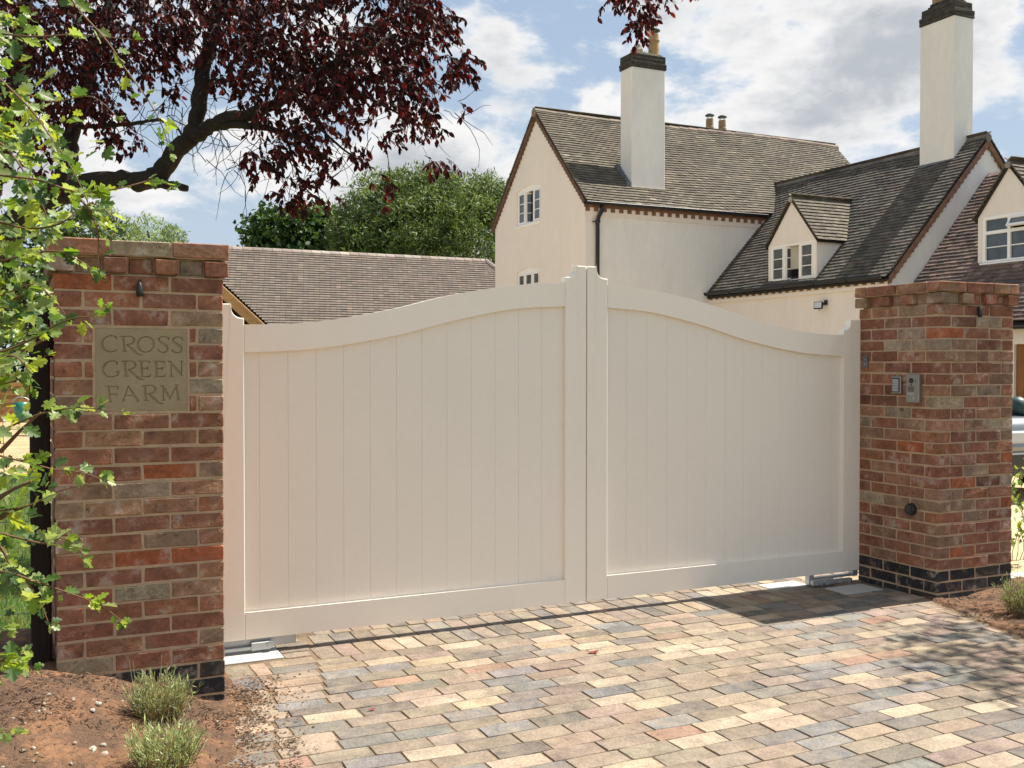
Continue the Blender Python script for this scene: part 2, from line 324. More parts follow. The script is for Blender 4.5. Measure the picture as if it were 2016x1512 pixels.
def leaf_mesh(name, mat, pos, axis, nrm, size, tmpl, faces, cols, origin=(0, 0, 0)):
    """many leaves at once: template (u along axis, v sideways, w out) scaled and placed"""
    pos = np.asarray(pos, float)-np.array(origin); a = np.asarray(axis, float); a /= np.linalg.norm(a, axis=1, keepdims=True)+1e-9
    n = np.asarray(nrm, float); n -= a*(n*a).sum(1, keepdims=True); n /= np.linalg.norm(n, axis=1, keepdims=True)+1e-9
    b = np.cross(n, a); T = np.asarray(tmpl, float); s = np.asarray(size, float)[:, None, None]
    V = pos[:, None, :]+s*(T[None, :, 0:1]*a[:, None, :]+T[None, :, 1:2]*b[:, None, :]+T[None, :, 2:3]*n[:, None, :])
    k = len(T); NL = len(pos); me = bpy.data.meshes.new(name); me.vertices.add(NL*k); me.vertices.foreach_set('co', V.reshape(-1).astype(np.float32))
    sizes = [len(f) for f in faces]; fl = np.concatenate([np.array(f) for f in faces]); nl = len(fl)
    idx = (fl[None, :]+(np.arange(NL)*k)[:, None]).ravel(); me.loops.add(NL*nl); me.loops.foreach_set('vertex_index', idx.astype(np.int32))
    st = np.concatenate([[0], np.cumsum(sizes)[:-1]]); starts = (st[None, :]+(np.arange(NL)*nl)[:, None]).ravel()
    me.polygons.add(NL*len(faces)); me.polygons.foreach_set('loop_start', starts.astype(np.int32))
    ca = me.color_attributes.new('Col', 'FLOAT_COLOR', 'POINT'); C4 = np.ones((NL, k, 4), np.float32); C4[:, :, :3] = np.asarray(cols)[:, None, :]
    ca.data.foreach_set('color', C4.ravel()); me.materials.append(mat); me.update(calc_edges=True); me.validate(); return me
def link_mesh(name, me, parent=None, kind=None):
    o = bpy.data.objects.new(name, me); COL.objects.link(o); o.parent = parent
    if kind: o['kind'] = kind
    return o
# ------------------------------------------------------------------ ground
def soil_h(x, y):
    l = max(0., min(.24, (0.80-x)*.34)) * max(.35, min(1., 1-(4.45-y)*.45))
    l += .012*math.sin(x*7+y*3)*math.sin(y*9-x*2)+.006*math.sin(x*23+1)*math.sin(y*19)
    return l
def left_edge(y):  return 1.02+(y-4.57)*.19-.20 if y < 4.62 else .88
def right_edge(y): return max(5.0, 5.30+(y-4.75)*.32)
g = MB(); g.add([(-400, -60, -.35), (400, -60, -.35), (400, 500, -.35), (-400, 500, -.35)], [(0, 1, 2, 3)]); struct('ground', g, M['ground'])
def sheet(name, x0, x1, y0, y1, st, hf, mat, jit=0.):
    b = MB(); nx = int((x1-x0)/st)+1; ny = int((y1-y0)/st)+1; vs = []
    for j in range(ny+1):
        for i in range(nx+1):
            x = x0+(x1-x0)*i/nx; y = y0+(y1-y0)*j/ny; vs.append((x, y, hf(x, y)+random.uniform(-jit, jit)))
    b.add(vs, [(j*(nx+1)+i, j*(nx+1)+i+1, (j+1)*(nx+1)+i+1, (j+1)*(nx+1)+i) for j in range(ny) for i in range(nx)])
    return struct(name, b, mat, smooth=True)
def soil_left(x, y):
    d = left_edge(y)-x
    if y > 5.5: return min(.2, max(-.03, .2*min(1, (0.2-x)*2)))
    return soil_h(x, y)*min(1, max(0, (d+.05)*6)) + (-.05 if d < -.06 else .004*min(1, max(0, d*20)))
sheet('soil_bed', -3.5, 1.2, 0.3, 5.6, .035, soil_left, M['soil'], .0055)
def soil_right(x, y):
    d = x-right_edge(y); s = .006+.014*math.sin(x*11)*math.sin(y*8+1)+.02*min(1, max(0, d))
    return (-.05 if d < .02 else s)
sheet('flower_bed', 4.9, 9.5, 0.3, 4.98, .04, soil_right, M['soil'], .006)
g = MB(); g.add([(.0, 0, -.0042), (6.0, 0, -.0042), (6.0, 7.2, -.0042), (.0, 7.2, -.0042)], [(0, 1, 2, 3)]); struct('paving_joint_sand', g, M['joint'])
g = MB(); g.add([(.3, 5.72, -.020), (30, 5.16, -.020), (30, 34, -.020), (.3, 34, -.020)], [(0, 1, 2, 3)]); struct('gravel_yard', g, M['gravel'])
g = MB(); g.add([(6.09, 5.0, -.024), (30, 5.0, -.024), (30, 6, -.024), (6.09, 6, -.024)], [(0, 1, 2, 3)]); struct('path', g, M['gravel'])
sheet('lawn', -12, .3, 5.6, 15.5, .5, lambda x, y: .20-.015*(y-5.6), M['grass_sheet'])
sheet('bare_dirt', -14, .3, 15.5, 60, 2., lambda x, y: .05-.004*(y-15.5)+.06*math.sin(x*.9)*math.sin(y*.5), M['dry'])
# grass
n = 26000; gx = rng.uniform(-2.2, .2, n); gy = 5.7+9.6*rng.random(n)**1.3
gz = .20-.015*(gy-5.6); sz = rng.uniform(.03, .075, n)
ax = np.c_[rng.normal(0, .35, n), rng.normal(0, .35, n), np.ones(n)]; nr = rng.normal(0, 1, (n, 3))
cl = np.c_[rng.uniform(.06, .17, n), rng.uniform(.13, .25, n), rng.uniform(.02, .05, n)]; dry = rng.random(n) < .18; cl[dry] = (.30, .25, .10)
me = leaf_mesh('grass', M['blade'], np.c_[gx, gy, gz], ax, nr, sz, [(0, -.06, 0), (0, .06, 0), (1, 0, .15)], [(0, 1, 2)], cl)
link_mesh('grass', me, kind='stuff')
# ------------------------------------------------------------------ pavers
PAL = [((0.186, 0.149, 0.116), 26), ((0.209, 0.167, 0.127), 22), ((0.256, 0.195, 0.14), 15), ((0.326, 0.258, 0.188), 14), ((0.135, 0.121, 0.106), 14), ((0.14, 0.136, 0.133), 13), ((0.163, 0.156, 0.145), 8), ((0.255, 0.15, 0.105), 2.2), ((0.235, 0.17, 0.128), 6), ((0.209, 0.158, 0.13), 9), ((0.353, 0.272, 0.174), 3)]
pavs = []
def add_pav(x0, x1, y0, y1, kx=0., col=None):
    if x1-x0 < .03: return
    pavs.append((x0, x1, y0, y1, kx, col or pick(PAL)))
def rowfill(y0, y1, xl, xr, pitch, first, skew):
    x = xl; L0 = first; k = 0
    while x < xr-.02:
        Lp = (L0 if k == 0 else pitch*random.uniform(.965, 1.035)); x1 = min(x+Lp, xr)
        if xr-x1 < .04: x1 = xr
        add_pav(x+.0016, x1-.0016, y0+.0012, y1-.0012); x = x1; k += 1
def lineA(y): return 1.394+(y-5.25)*.20
def lineB(y): return 1.02+(y-4.57)*.19
for (y0, y1) in [(5.215, 5.452), (5.452, 5.69), (5.69, 5.93), (5.93, 6.17), (6.17, 6.41), (6.41, 6.65)]:
    x = lineA((y0+y1)/2)
    while x < 5.98:
        w = .114*random.uniform(.94, 1.07); xe = x+w
        if not (y0 > 4.7 and y1 < 5.46 and xe > 5.38) and not (y1 < 5.46 and xe > 4.96 and x < 5.30 and False): add_pav(x+.003, xe-.003, y0+.003, y1-.003)
        x = xe
y = 5.212; k = 0; BPITCH = .1165
while y > .5:
    y0 = y-BPITCH*random.uniform(.95, 1.05); ym = (y+y0)/2
    xl = lineA(ym) if ym > 4.50 else lineB(ym); xr = 5.375 if ym > 4.76 else right_edge(ym)-.01
    rowfill(y0, y, xl, xr, .241, .241*random.choice([.5, .5, .45, .98, 1., .3, .72]) if k % 2 else .241*random.choice([1, .97, .25, .8]), 0)
    y = y0; k += 1
y = 5.29                                                   # soldier column beside the left pillar
while y > 4.52:
    y0 = y-.1145; ym = (y+y0)/2; add_pav(lineB(ym)+.004, lineA(ym)-.005, y0+.003, y-.003); y = y0
y = 4.50
while y > .6:
    y0 = y-.117; ym = (y+y0)/2; add_pav(lineB(ym)-.215, lineB(ym)-.006, y0+.003, y-.003); y = y0
y = 5.28
while y > 4.55:
    y0 = y-.215; add_pav(.915, 1.045-.02*(5.28-y), y0+.003, y-.003); add_pav(1.051-.02*(5.28-y), lineB((y+y0)/2)-.004, y0+.003, y-.003); y = y0
for (a, b) in [(5.60, 5.71), (5.72, 5.83), (5.84, 5.95), (5.96, 6.07)]: add_pav(.93, 1.155, a, b); add_pav(1.165, 1.40, a, b)
for (a, b) in [(5.31, 5.40), (5.41, 5.50), (5.51, 5.60)]: add_pav(1.25, lineA(a)-.01, a, b)
def paver_geo(x0, x1, y0, y1, d=.05, ch=.0014, wob=.0030):
    cx, cy = (x0+x1)/2, (y0+y1)/2; hx, hy = (x1-x0)/2+.0008, (y1-y0)/2+.0008; pts = []
    long_x = hx > hy
    tx = (-1, -.35, .35, 1) if long_x else (-1, 1); ty = (-1, 1) if long_x else (-1, -.35, .35, 1)
    ring = [(t, -1) for t in tx]+([(1, t) for t in ty[1:-1]])+[(t, 1) for t in tx[::-1]]+[(-1, t) for t in ty[1:-1][::-1]]
    tilt = (random.uniform(-.010, .010), random.uniform(-.014, .014)); lift = random.uniform(-.0015, .0015)
    top = []; mid = []; bot = []
    for (a, b) in ring:
        jx, jy = random.uniform(-wob, wob*.4)*-a if abs(a) == 1 else 0, random.uniform(-wob, wob*.4)*-b if abs(b) == 1 else 0
        r = .0025 if abs(a) == 1 and abs(b) == 1 else 0
        X = a*(hx-r)-abs(jx)*a*1.0; Y = b*(hy-r)-abs(jy)*b
        zt = lift+tilt[0]*X+tilt[1]*Y
        top.append((X*(1-ch*random.uniform(.6, 1.8)/hx), Y*(1-ch*random.uniform(.6, 1.8)/hy), zt)); mid.append((X, Y, zt-.0026)); bot.append((X, Y, -d))
    wx = lambda X, Y: (X+.004*math.sin((X+cx)*3.1+(Y+cy)*2.3)+.003*math.sin((Y+cy)*7.3-(X+cx)*1.9), Y+.008*math.sin((X+cx)*2.4+1.3*math.sin((Y+cy)*1.7))+.004*math.sin((X+cx)*5.9+(Y+cy)*2.1))
    top, mid, bot = [[(*wx(q[0], q[1]), q[2]) for q in l_] for l_ in (top, mid, bot)]
    n = len(ring); vs = top+mid+bot; fs = [tuple(range(n))]
    for a in (0, 1):
        for i in range(n): fs.append((a*n+i, (a+1)*n+i, (a+1)*n+(i+1) % n, a*n+(i+1) % n))
    return vs, fs, (cx, cy, 0)
def cam_xyz(p):
    q = Vector(p)-Vector((0, 0, CH)); d = q.dot(_F); return (1008+CF*q.dot(_R)/d, 756-CF*q.dot(_U)/d, d) if d > .05 else (-9e9, -9e9, d)
def vis(p, m=40):
    a = cam_xyz(p); return -m < a[0] < 2016+m and -m < a[1] < 1512+m
drive = thing('driveway', 'clay paver driveway in running bond in front of the cream gates', 'driveway', (3, 4.5, 0)); drive['kind'] = 'structure'
del drive['category']
pavs.sort(key=lambda p: (not vis(((p[0]+p[1])/2, (p[2]+p[3])/2, 0), 10), ((p[0]+p[1])/2)**2+((p[2]+p[3])/2)**2))
rest = MB()
for i, p in enumerate(pavs):
    if p[0] > .9 and p[1] < 1.245 and p[2] > 5.30 and p[3] < 5.62: continue
    vs, fs, c = paver_geo(*p[:4])
    if i < 300:
        b = MB(); b.add(vs, fs); piece('paver', b.mesh('paver', M['paver']), drive, Matrix.Translation(c), p[5])
    else: rest.add([(v[0]+c[0], v[1]+c[1], v[2]) for v in vs], fs, p[5])
part('pavers', rest, M['paver_joined'], drive, kind='stuff')
# pale stone edging beside the gravel
ed = thing('stone_edging', 'pale stone edging strip between the gravel and the right flower bed', 'kerb', (7.5, 5.05, 0))
for i in range(14):
    b = MB(); x = 6.12+i*.26; b.cbox(x, x+.25, 4.99, 5.15, -.05, .012, .004, .002); part('edging_block', b, M['white_stone'], ed)
# ------------------------------------------------------------------ brick pillars
BP = [((0.292, 0.125, 0.069), 24), ((0.268, 0.113, 0.066), 22), ((0.238, 0.104, 0.062), 15), ((0.303, 0.156, 0.089), 14), ((0.268, 0.156, 0.095), 10), ((0.249, 0.191, 0.132), 3), ((0.345, 0.109, 0.048), 3), ((0.297, 0.191, 0.121), 7), ((0.197, 0.086, 0.057), 6), ((0.34, 0.254, 0.172), 5)]
DK = [((.030, .030, .032), 3), ((.045, .045, .045), 2), ((.055, .047, .042), 1)]
variants = {}
def brick_mesh(l, w, h):
    key = (round(l, 3), round(w, 3), round(h, 3)); L_ = variants.setdefault(key, [])
    if len(L_) < 5:
        b = MB(); b.cbox(-l/2, l/2, -w/2, w/2, -h/2, h/2, .004, .0017); L_.append(b.mesh('brick', M['brick'])); return L_[-1]
    return random.choice(L_)
def pillar(label, x0, y0, z0, hc, ncourse, dark, plaque=None):
    S = .70; x1, y1 = x0+S, y0+S; jt = .010; Ls = (S-2*jt)/3; Wd = .108
    t = thing('brick_pillar', label, 'pillar', (x0+S/2, y0+S/2, z0))
    core = MB(); m = .0035; top = z0+hc*ncourse
    core.box(x0+m, x1-m, y0+.03, y1-m, z0-.15, top-.004-hc*2)
    if plaque:
        qa, qb, qz0, qz1 = plaque[0]-.001, plaque[1]+.001, z0+plaque[2]*hc-.006, z0+(plaque[3]+1)*hc+.005
        for (a_, c_, e_, f_) in ((x0+m, qa, z0-.15, top-.004-hc*2), (qb, x1-m, z0-.15, top-.004-hc*2), (qa, qb, z0-.15, qz0), (qa, qb, qz1, top-.004-hc*2)): core.box(a_, c_, y0+m, y0+.03, e_, f_)
    else: core.box(x0+m, x1-m, y0+m, y0+.03, z0-.15, top-.004-hc*2)
    core.box(x0-.016, x1+.016, y0-.016, y1+.016, top-hc+.002, top-.012)
    core.box(x0+.02, x1-.02, y0+.02, y1-.02, top-hc*2-.003, top-hc+.001)
    part('mortar', core, M['mortar'], t)
    def put(xa, xb, ya, yb, k, pal=BP, pro=0):
        za = z0+k*hc+.005; zb = z0+(k+1)*hc-.005
        l, w = xb-xa, yb-ya
        if l < .02 or w < .02: return
        c = ((xa+xb)/2+random.uniform(-.001, .001), (ya+yb)/2+random.uniform(-.0018, .0018), (za+zb)/2+random.uniform(-.0015, .0015))
        if l >= w: me = brick_mesh(l, w, zb-za); Mx = Matrix.Translation(c) @ Matrix.Rotation(random.uniform(-.004, .004), 4, 'Y') @ Matrix.Rotation(math.pi*random.randint(0, 1), 4, 'Z')
        else: me = brick_mesh(w, l, zb-za); Mx = Matrix.Translation(c) @ Matrix.Rotation(random.uniform(-.004, .004), 4, 'X') @ Matrix.Rotation(math.pi/2+math.pi*random.randint(0, 1), 4, 'Z')
        piece('brick', me, t, Mx, pick(pal))
    def put_front(xa, xb, k, pal):          # the front face leaves room for the plaque
        if plaque and plaque[2] <= k <= plaque[3]:
            put(xa, min(xb, plaque[0]), y0, y0+Wd, k, pal) if xa < plaque[0]-.02 else None
            put(max(xa, plaque[1]), xb, y0, y0+Wd, k, pal) if xb > plaque[1]+.02 else None
        else: put(xa, xb, y0, y0+Wd, k, pal)
    for k in range(ncourse):
        pal = DK if k < dark else BP
        if k == ncourse-2:                   # dentil course
            u = (S+.05)/7
            for i in range(7):
                pr = .025 if i % 2 == 0 else -.014
                xa = x0-.025+i*u; 
                xa_, xb_ = max(xa+.004, x0-.025), xa+u-.004
                if i in (0, 6): put(xa_, xb_, y0-.025, y0+.09, k); put(xa_, xb_, y1-.09, y1+.025, k)
                else: put(xa_, xb_, y0-pr, y0+.09, k); put(xa_, xb_, y1-.09, y1+pr, k)
                if 0 < i < 6:
                    ya = y0-.025+i*u; put(x0-pr, x0+.09, ya+.004, ya+u-.004, k); put(x1-.09, x1+pr, ya+.004, ya+u-.004, k)
            continue
        e = .025 if k == ncourse-1 else 0.
        X0, X1, Y0, Y1 = x0-e, x1+e, y0-e, y1+e; s = X1-X0; Lf = (s-2*jt)/3
        if (k+ncourse) % 2:                  # front face: three stretchers
            for i in range(3):
                xa = X0+i*(Lf+jt)
                if e: put(xa, xa+Lf, Y0, Y0+Wd, k, pal)
                else: put_front(xa, xa+Lf, k, pal)
                put(xa, xa+Lf, Y1-Wd, Y1, k, pal)
            l2 = (s-2*Wd-3*jt)/2
            for i in range(2):
                ya = Y0+Wd+jt+i*(l2+jt); put(X0, X0+Wd, ya, ya+l2, k, pal); put(X1-Wd, X1, ya, ya+l2, k, pal)
        else:
            for i in range(3):
                ya = Y0+i*(Lf+jt)
                if e or ya > Y0+.01: put(X0, X0+Wd, ya, ya+Lf, k, pal)
                elif plaque and plaque[2] <= k <= plaque[3]: put(X0, X0+Wd, ya, ya+Lf, k, pal)
                else: put(X0, X0+Wd, ya, ya+Lf, k, pal)
                put(X1-Wd, X1, ya, ya+Lf, k, pal)
            l2 = (s-2*Wd-3*jt)/2
            for i in range(2):
                xa = X0+Wd+jt+i*(l2+jt)
                if e: put(xa, xa+l2, Y0, Y0+Wd, k, pal)
                else: put_front(xa, xa+l2, k, pal)
                put(xa, xa+l2, Y1-Wd, Y1, k, pal)
    return t
LPX, LPY, RPX, RPY = .140, 4.76, 5.385, 4.79
lp = pillar('left red brick gate pillar carrying the carved stone name plaque', LPX, LPY, -.040, .0755, 28, 3, (.291, .691, 18, 22))
rp = pillar('right red brick gate pillar carrying the keypad and intercom', RPX, RPY, -.040, .0758, 28, 3)
# ------------------------------------------------------------------ name plaque, letters cut as V grooves
def seg(pts):
    out = []
    for (a, b) in zip(pts[:-1], pts[1:]): out.append((*a, *b))
    return out
def bez(pts, n=7):                                # smooth a stroke
    P = np.array(pts, float); 
    if len(P) < 3: return [tuple(p) for p in P]
    o = []
    for i in range(len(P)-1):
        p0, p1, p2, p3 = P[max(i-1, 0)], P[i], P[i+1], P[min(i+2, len(P)-1)]
        for t in np.linspace(0, 1, n, endpoint=False): o.append(tuple(.5*((2*p1)+(-p0+p2)*t+(2*p0-5*p1+4*p2-p3)*t*t+(-p0+3*p1-3*p2+p3)*t**3)))
    o.append(tuple(P[-1])); return o
S_ = []
def st(*p): S_.extend(seg(bez(p)))
def ln(*p): S_.extend(seg(list(p)))
def letR(dx, dy, w=1., big=1.):
    ln((585+dx, 282+dy, 12), (603+dx, 492+dy, 13)); ln((550+dx, 276+dy, 4), (600+dx, 278+dy, 7)); ln((570+dx, 494+dy, 4), (636+dx, 498+dy, 5))
    st((600+dx, 276+dy, 6), (690+dx, 272+dy, 5), (738+dx, 318+dy, 12), (712+dx, 374+dy, 9), (632+dx, 402+dy, 4))
    st((636+dx, 398+dy, 5), (715+dx, 468+dy, 13), (775+dx, 525+dy, 12), (820+dx, 546+dy, 6), (858+dx, 550+dy, 3))
def letS(dx, dy): 
    st((1237+dx, 306+dy, 8), (1222+dx, 284+dy, 5), (1165+dx, 270+dy, 5), (1108+dx, 290+dy, 9), (1096+dx, 330+dy, 11), (1140+dx, 372+dy, 13), (1200+dx, 410+dy, 13), (1222+dx, 455+dy, 11), (1195+dx, 500+dy, 7), (1140+dx, 508+dy, 5), (1084+dx, 476+dy, 5))
    ln((1238+dx, 290+dy, 4), (1240+dx, 318+dy, 5)); ln((1082+dx, 460+dy, 5), (1086+dx, 490+dy, 4))
def letE(dx, dy):
    ln((840+dx, 650+dy, 12), (848+dx, 868+dy, 13)); ln((802+dx, 640+dy, 4), (958+dx, 643+dy, 5), (964+dx, 672+dy, 5)); ln((850+dx, 750+dy, 5), (930+dx, 750+dy, 5)); ln((928+dx, 730+dy, 5), (932+dx, 772+dy, 4))
    ln((818+dx, 876+dy, 4), (962+dx, 868+dy, 6), (974+dx, 838+dy, 4))
st((488, 312, 8), (470, 278, 5), (400, 268, 5), (330, 300, 9), (292, 365, 13), (300, 440, 13), (350, 490, 10), (420, 505, 6), (496, 478, 4)); ln((490, 280, 4), (490, 322, 5))
letR(0, 0)
st((905, 275, 5), (835, 300, 8), (792, 370, 13), (808, 450, 13), (862, 498, 8), (915, 506, 5), (980, 478, 8), (1022, 405, 13), (1005, 325, 13), (950, 282, 7), (905, 275, 5))
letS(0, 0); letS(206, 4)
st((496, 684, 7), (480, 650, 5), (425, 638, 5), (350, 670, 9), (298, 740, 13), (306, 815, 13), (360, 866, 9), (430, 874, 5), (515, 846, 5)); ln((508, 795, 12), (512, 845, 9)); ln((470, 794, 4), (532, 794, 5)); ln((498, 650, 4), (500, 694, 5))
letR(18, 368); letE(0, 0); letE(212, 2)
ln((1270, 655, 5), (1276, 866, 6)); ln((1228, 640, 4), (1262, 655, 12), (1426, 850, 12)); ln((1426, 645, 6), (1426, 850, 6)); ln((1396, 640, 4), (1452, 640, 4)); ln((1246, 868, 4), (1304, 870, 4))
ln((376, 1020, 12), (396, 1238, 13)); ln((338, 1012, 4), (508, 1016, 5), (508, 1048, 4)); ln((386, 1128, 5), (486, 1132, 5)); ln((484, 1114, 4), (486, 1152, 4)); ln((366, 1240, 4), (424, 1242, 4))
ln((652, 1020, 5), (578, 1230, 6)); ln((650, 1010, 7), (790, 1232, 13)); ln((612, 1150, 4), (718, 1152, 4)); ln((560, 1234, 4), (604, 1236, 4)); ln((768, 1236, 4), (804, 1238, 4))
letR(302, 732)
ln((1152, 1020, 5), (1158, 1226, 6)); ln((1116, 1006, 4), (1150, 1016, 12), (1254, 1206, 12)); ln((1254, 1206, 5), (1346, 1014, 6)); ln((1346, 1008, 9), (1376, 1222, 13)); ln((1330, 1002, 4), (1374, 1002, 5)); ln((1130, 1230, 4), (1186, 1230, 4)); ln((1352, 1226, 4), (1396, 1228, 4))
PX0, PX1, PZ0, PZ1 = .3005, .6845, 1.3245, 1.6895
nx, nz = 300, 286; gu = np.linspace(190, 1515, nx+1); gv = np.linspace(1390, 150, nz+1); UU, VV = np.meshgrid(gu, gv); dep = np.zeros_like(UU)
for (ax_, ay_, aw, bx_, by_, bw) in S_:
    dx, dy = bx_-ax_, by_-ay_; l2 = dx*dx+dy*dy+1e-6; t_ = np.clip(((UU-ax_)*dx+(VV-ay_)*dy)/l2, 0, 1)
    dd = np.hypot(UU-ax_-t_*dx, VV-ay_-t_*dy); dep = np.maximum(dep, (aw+(bw-aw)*t_)*1.3+1.0-dd)
dep = np.clip(dep, 0, None)*(.384/1325)*3.0
edge = np.minimum(np.minimum(UU-190, 1515-UU), np.minimum(1390-VV, VV-150)); dep += np.clip(6-edge, 0, 6)*.0004
b = MB(); X = PX0+(UU-190)/1325*(PX1-PX0); Zc = PZ1-(VV-150)/1240*(PZ1-PZ0); FY = LPY+.004
b.v = [(float(x), FY+float(d), float(z)) for x, z, d in zip(X.ravel(), Zc.ravel(), dep.ravel())]; w_ = nx+1
b.f = [(j*w_+i, j*w_+i+1, (j+1)*w_+i+1, (j+1)*w_+i) for j in range(nz) for i in range(nx)]; b.c = [(1, 1, 1)]*len(b.v)
b.box(PX0+.002, PX1-.002, FY+.006, FY+.03, PZ0+.002, PZ1-.002)
pq = solo('name_plaque', b, M['stone'], 'square sandstone plaque carved CROSS GREEN FARM set in the left brick pillar', 'plaque', (.49, FY, 1.5))
b = MB()
b.box(.289, PX0+.001, LPY+.0025, LPY+.03, 1.3135, 1.7005); b.box(PX1-.001, .693, LPY+.0025, LPY+.03, 1.3135, 1.7005); b.box(PX0, PX1, LPY+.0027, LPY+.03, PZ1-.001, 1.7005); b.box(PX0, PX1, LPY+.0027, LPY+.03, 1.3135, PZ0+.001)
part('plaque_mortar', b, M['mortar'], lp)
# ------------------------------------------------------------------ small fittings on the pillars
def cone_light(x, y, z, label):
    t = thing('wall_spotlight', label, 'light', (x, y, z), 'small black cone lights on the pillars')
    b = MB(); b.tube([(x, y-.022, z-.036), (x, y-.023, z-.016), (x, y-.020, z+.012), (x, y-.016, z+.030), (x, y-.012, z+.038)], [.013, .016, .012, .007, .003], 12); part('shade', b, M['black_plastic'], t, True)
    b = MB(); b.tube([(x, y, z+.02), (x, y-.016, z+.02)], .006, 8); part('bracket', b, M['black_plastic'], t)
cone_light(.482, LPY, 1.862, 'small black cone light on the front of the left pillar above the plaque')
cone_light(5.735, RPY, 1.885, 'small black cone light near the top of the right pillar front')
fx = RPX
t = thing('keypad', 'small silver framed entry keypad on the right pillar beside the intercom', 'keypad', (fx, 5.13, 1.40))
b = MB(); b.cbox(fx-.022, fx-.001, 5.090, 5.172, 1.338, 1.455, .004); part('casing', b, M['steel'], t)
b = MB(); b.box(fx-.0245, fx-.0215, 5.098, 5.164, 1.348, 1.445); part('bezel', b, M['black_plastic'], t)
b = MB(); b.box(fx-.027, fx-.0243, 5.105, 5.157, 1.354, 1.438); part('key_panel', b, M['key_grey'], t)
for r_ in range(4):
    for c_ in range(3):
        b = MB(); yc = 5.148-c_*.017; zc = 1.427-r_*.019
        b.cbox(fx-.0300, fx-.0268, yc-.006, yc+.006, zc-.007, zc+.007, .001); part('key', b, M['key_grey'], t)
KEYS = ['1', '2', '3', '4', '5', '6', '7', '8', '9', '*', '0', '#']
def text_mesh(body, size, M4, mat, parent, name='lettering'):
    cu_ = bpy.data.curves.new(name, 'FONT'); cu_.body = body; cu_.size = size; cu_.extrude = .0002; cu_.align_x = 'CENTER'; cu_.align_y = 'CENTER'
    o = bpy.data.objects.new(name, cu_); COL.objects.link(o); o.matrix_world = M4
    dg = bpy.context.evaluated_depsgraph_get(); me = bpy.data.meshes.new_from_object(o.evaluated_get(dg)); bpy.data.objects.remove(o)
    me.transform(Matrix.Translation(-origin_of(parent)) @ M4); me.materials.clear(); me.materials.append(mat)
    p = bpy.data.objects.new(name, me); COL.objects.link(p); p.parent = parent; return p
FACE = Matrix(((0, 0, -1, 0), (-1, 0, 0, 0), (0, 1, 0, 0), (0, 0, 0, 1)))
for i, ch in enumerate(KEYS):
    yc = 5.148-(i % 3)*.017; zc = 1.427-(i//3)*.019
    text_mesh(ch, .013, Matrix.Translation((fx-.0303, yc, zc)) @ FACE, M['ink'], t, 'numeral')
t = thing('intercom', 'tall grey metal intercom panel with camera lens and call button on the right pillar', 'intercom', (fx, 4.975, 1.38))
ya, yb, za, zb = 4.925, 5.035, 1.282, 1.468
b = MB(); b.cbox(fx-.030, fx-.001, ya, yb, za, zb, .003); part('casing', b, M['steel'], t)
b = MB(); b.tube([(fx-.0295, 4.99, 1.428), (fx-.0325, 4.99, 1.428)], .018, 20); part('camera_lens', b, M['lens'], t)
b = MB(); b.tube([(fx-.0298, 4.99, 1.400), (fx-.0318, 4.99, 1.400)], .005, 10); part('sensor_dot', b, M['lens'], t)
b = MB(); b.box(fx-.0312, fx-.0295, 4.953, 4.956, 1.418, 1.436); part('status_slot', b, M['ink'], t)
for i in range(6):
    b = MB(); z = 1.387-i*.006; b.box(fx-.0308, fx-.0295, 4.967, 5.018, z-.0015, z+.0015); part('speaker_slot', b, M['ink'], t)
b = MB(); b.box(fx-.0315, fx-.0296, 4.966, 5.020, 1.334, 1.346); part('name_strip', b, M['key_grey'], t)
b = MB(); b.tube([(fx-.0298, 4.966, 1.312), (fx-.0335, 4.966, 1.312)], .009, 16); part('call_button', b, M['galv'], t)
t = thing('photocell', 'round black gate sensor low on the right pillar', 'sensor', (fx, 5.005, .567))
b = MB(); b.tube([(fx-.001, 5.005, .567), (fx-.02, 5.005, .567), (fx-.032, 5.005, .567)], [.041, .041, .035], 20); part('housing', b, M['black_plastic'], t, False)
b = MB(); b.tube([(fx-.0315, 5.005, .570), (fx-.034, 5.005, .570)], .024, 16); part('lens', b, M['lens'], t)
t = thing('gate_latch', 'small grey green metal catch fixed on the right pillar at the gate edge', 'latch', (fx, 5.425, 1.553))
b = MB(); b.cbox(fx-.018, fx-.001, 5.400, 5.444, 1.513, 1.597, .004); part('plate', b, M['lead'], t)
for z in (1.54, 1.57):
    b = MB(); b.tube([(fx-.017, 5.42, z), (fx-.022, 5.42, z)], .005, 8); part('screw', b, M['galv'], t)
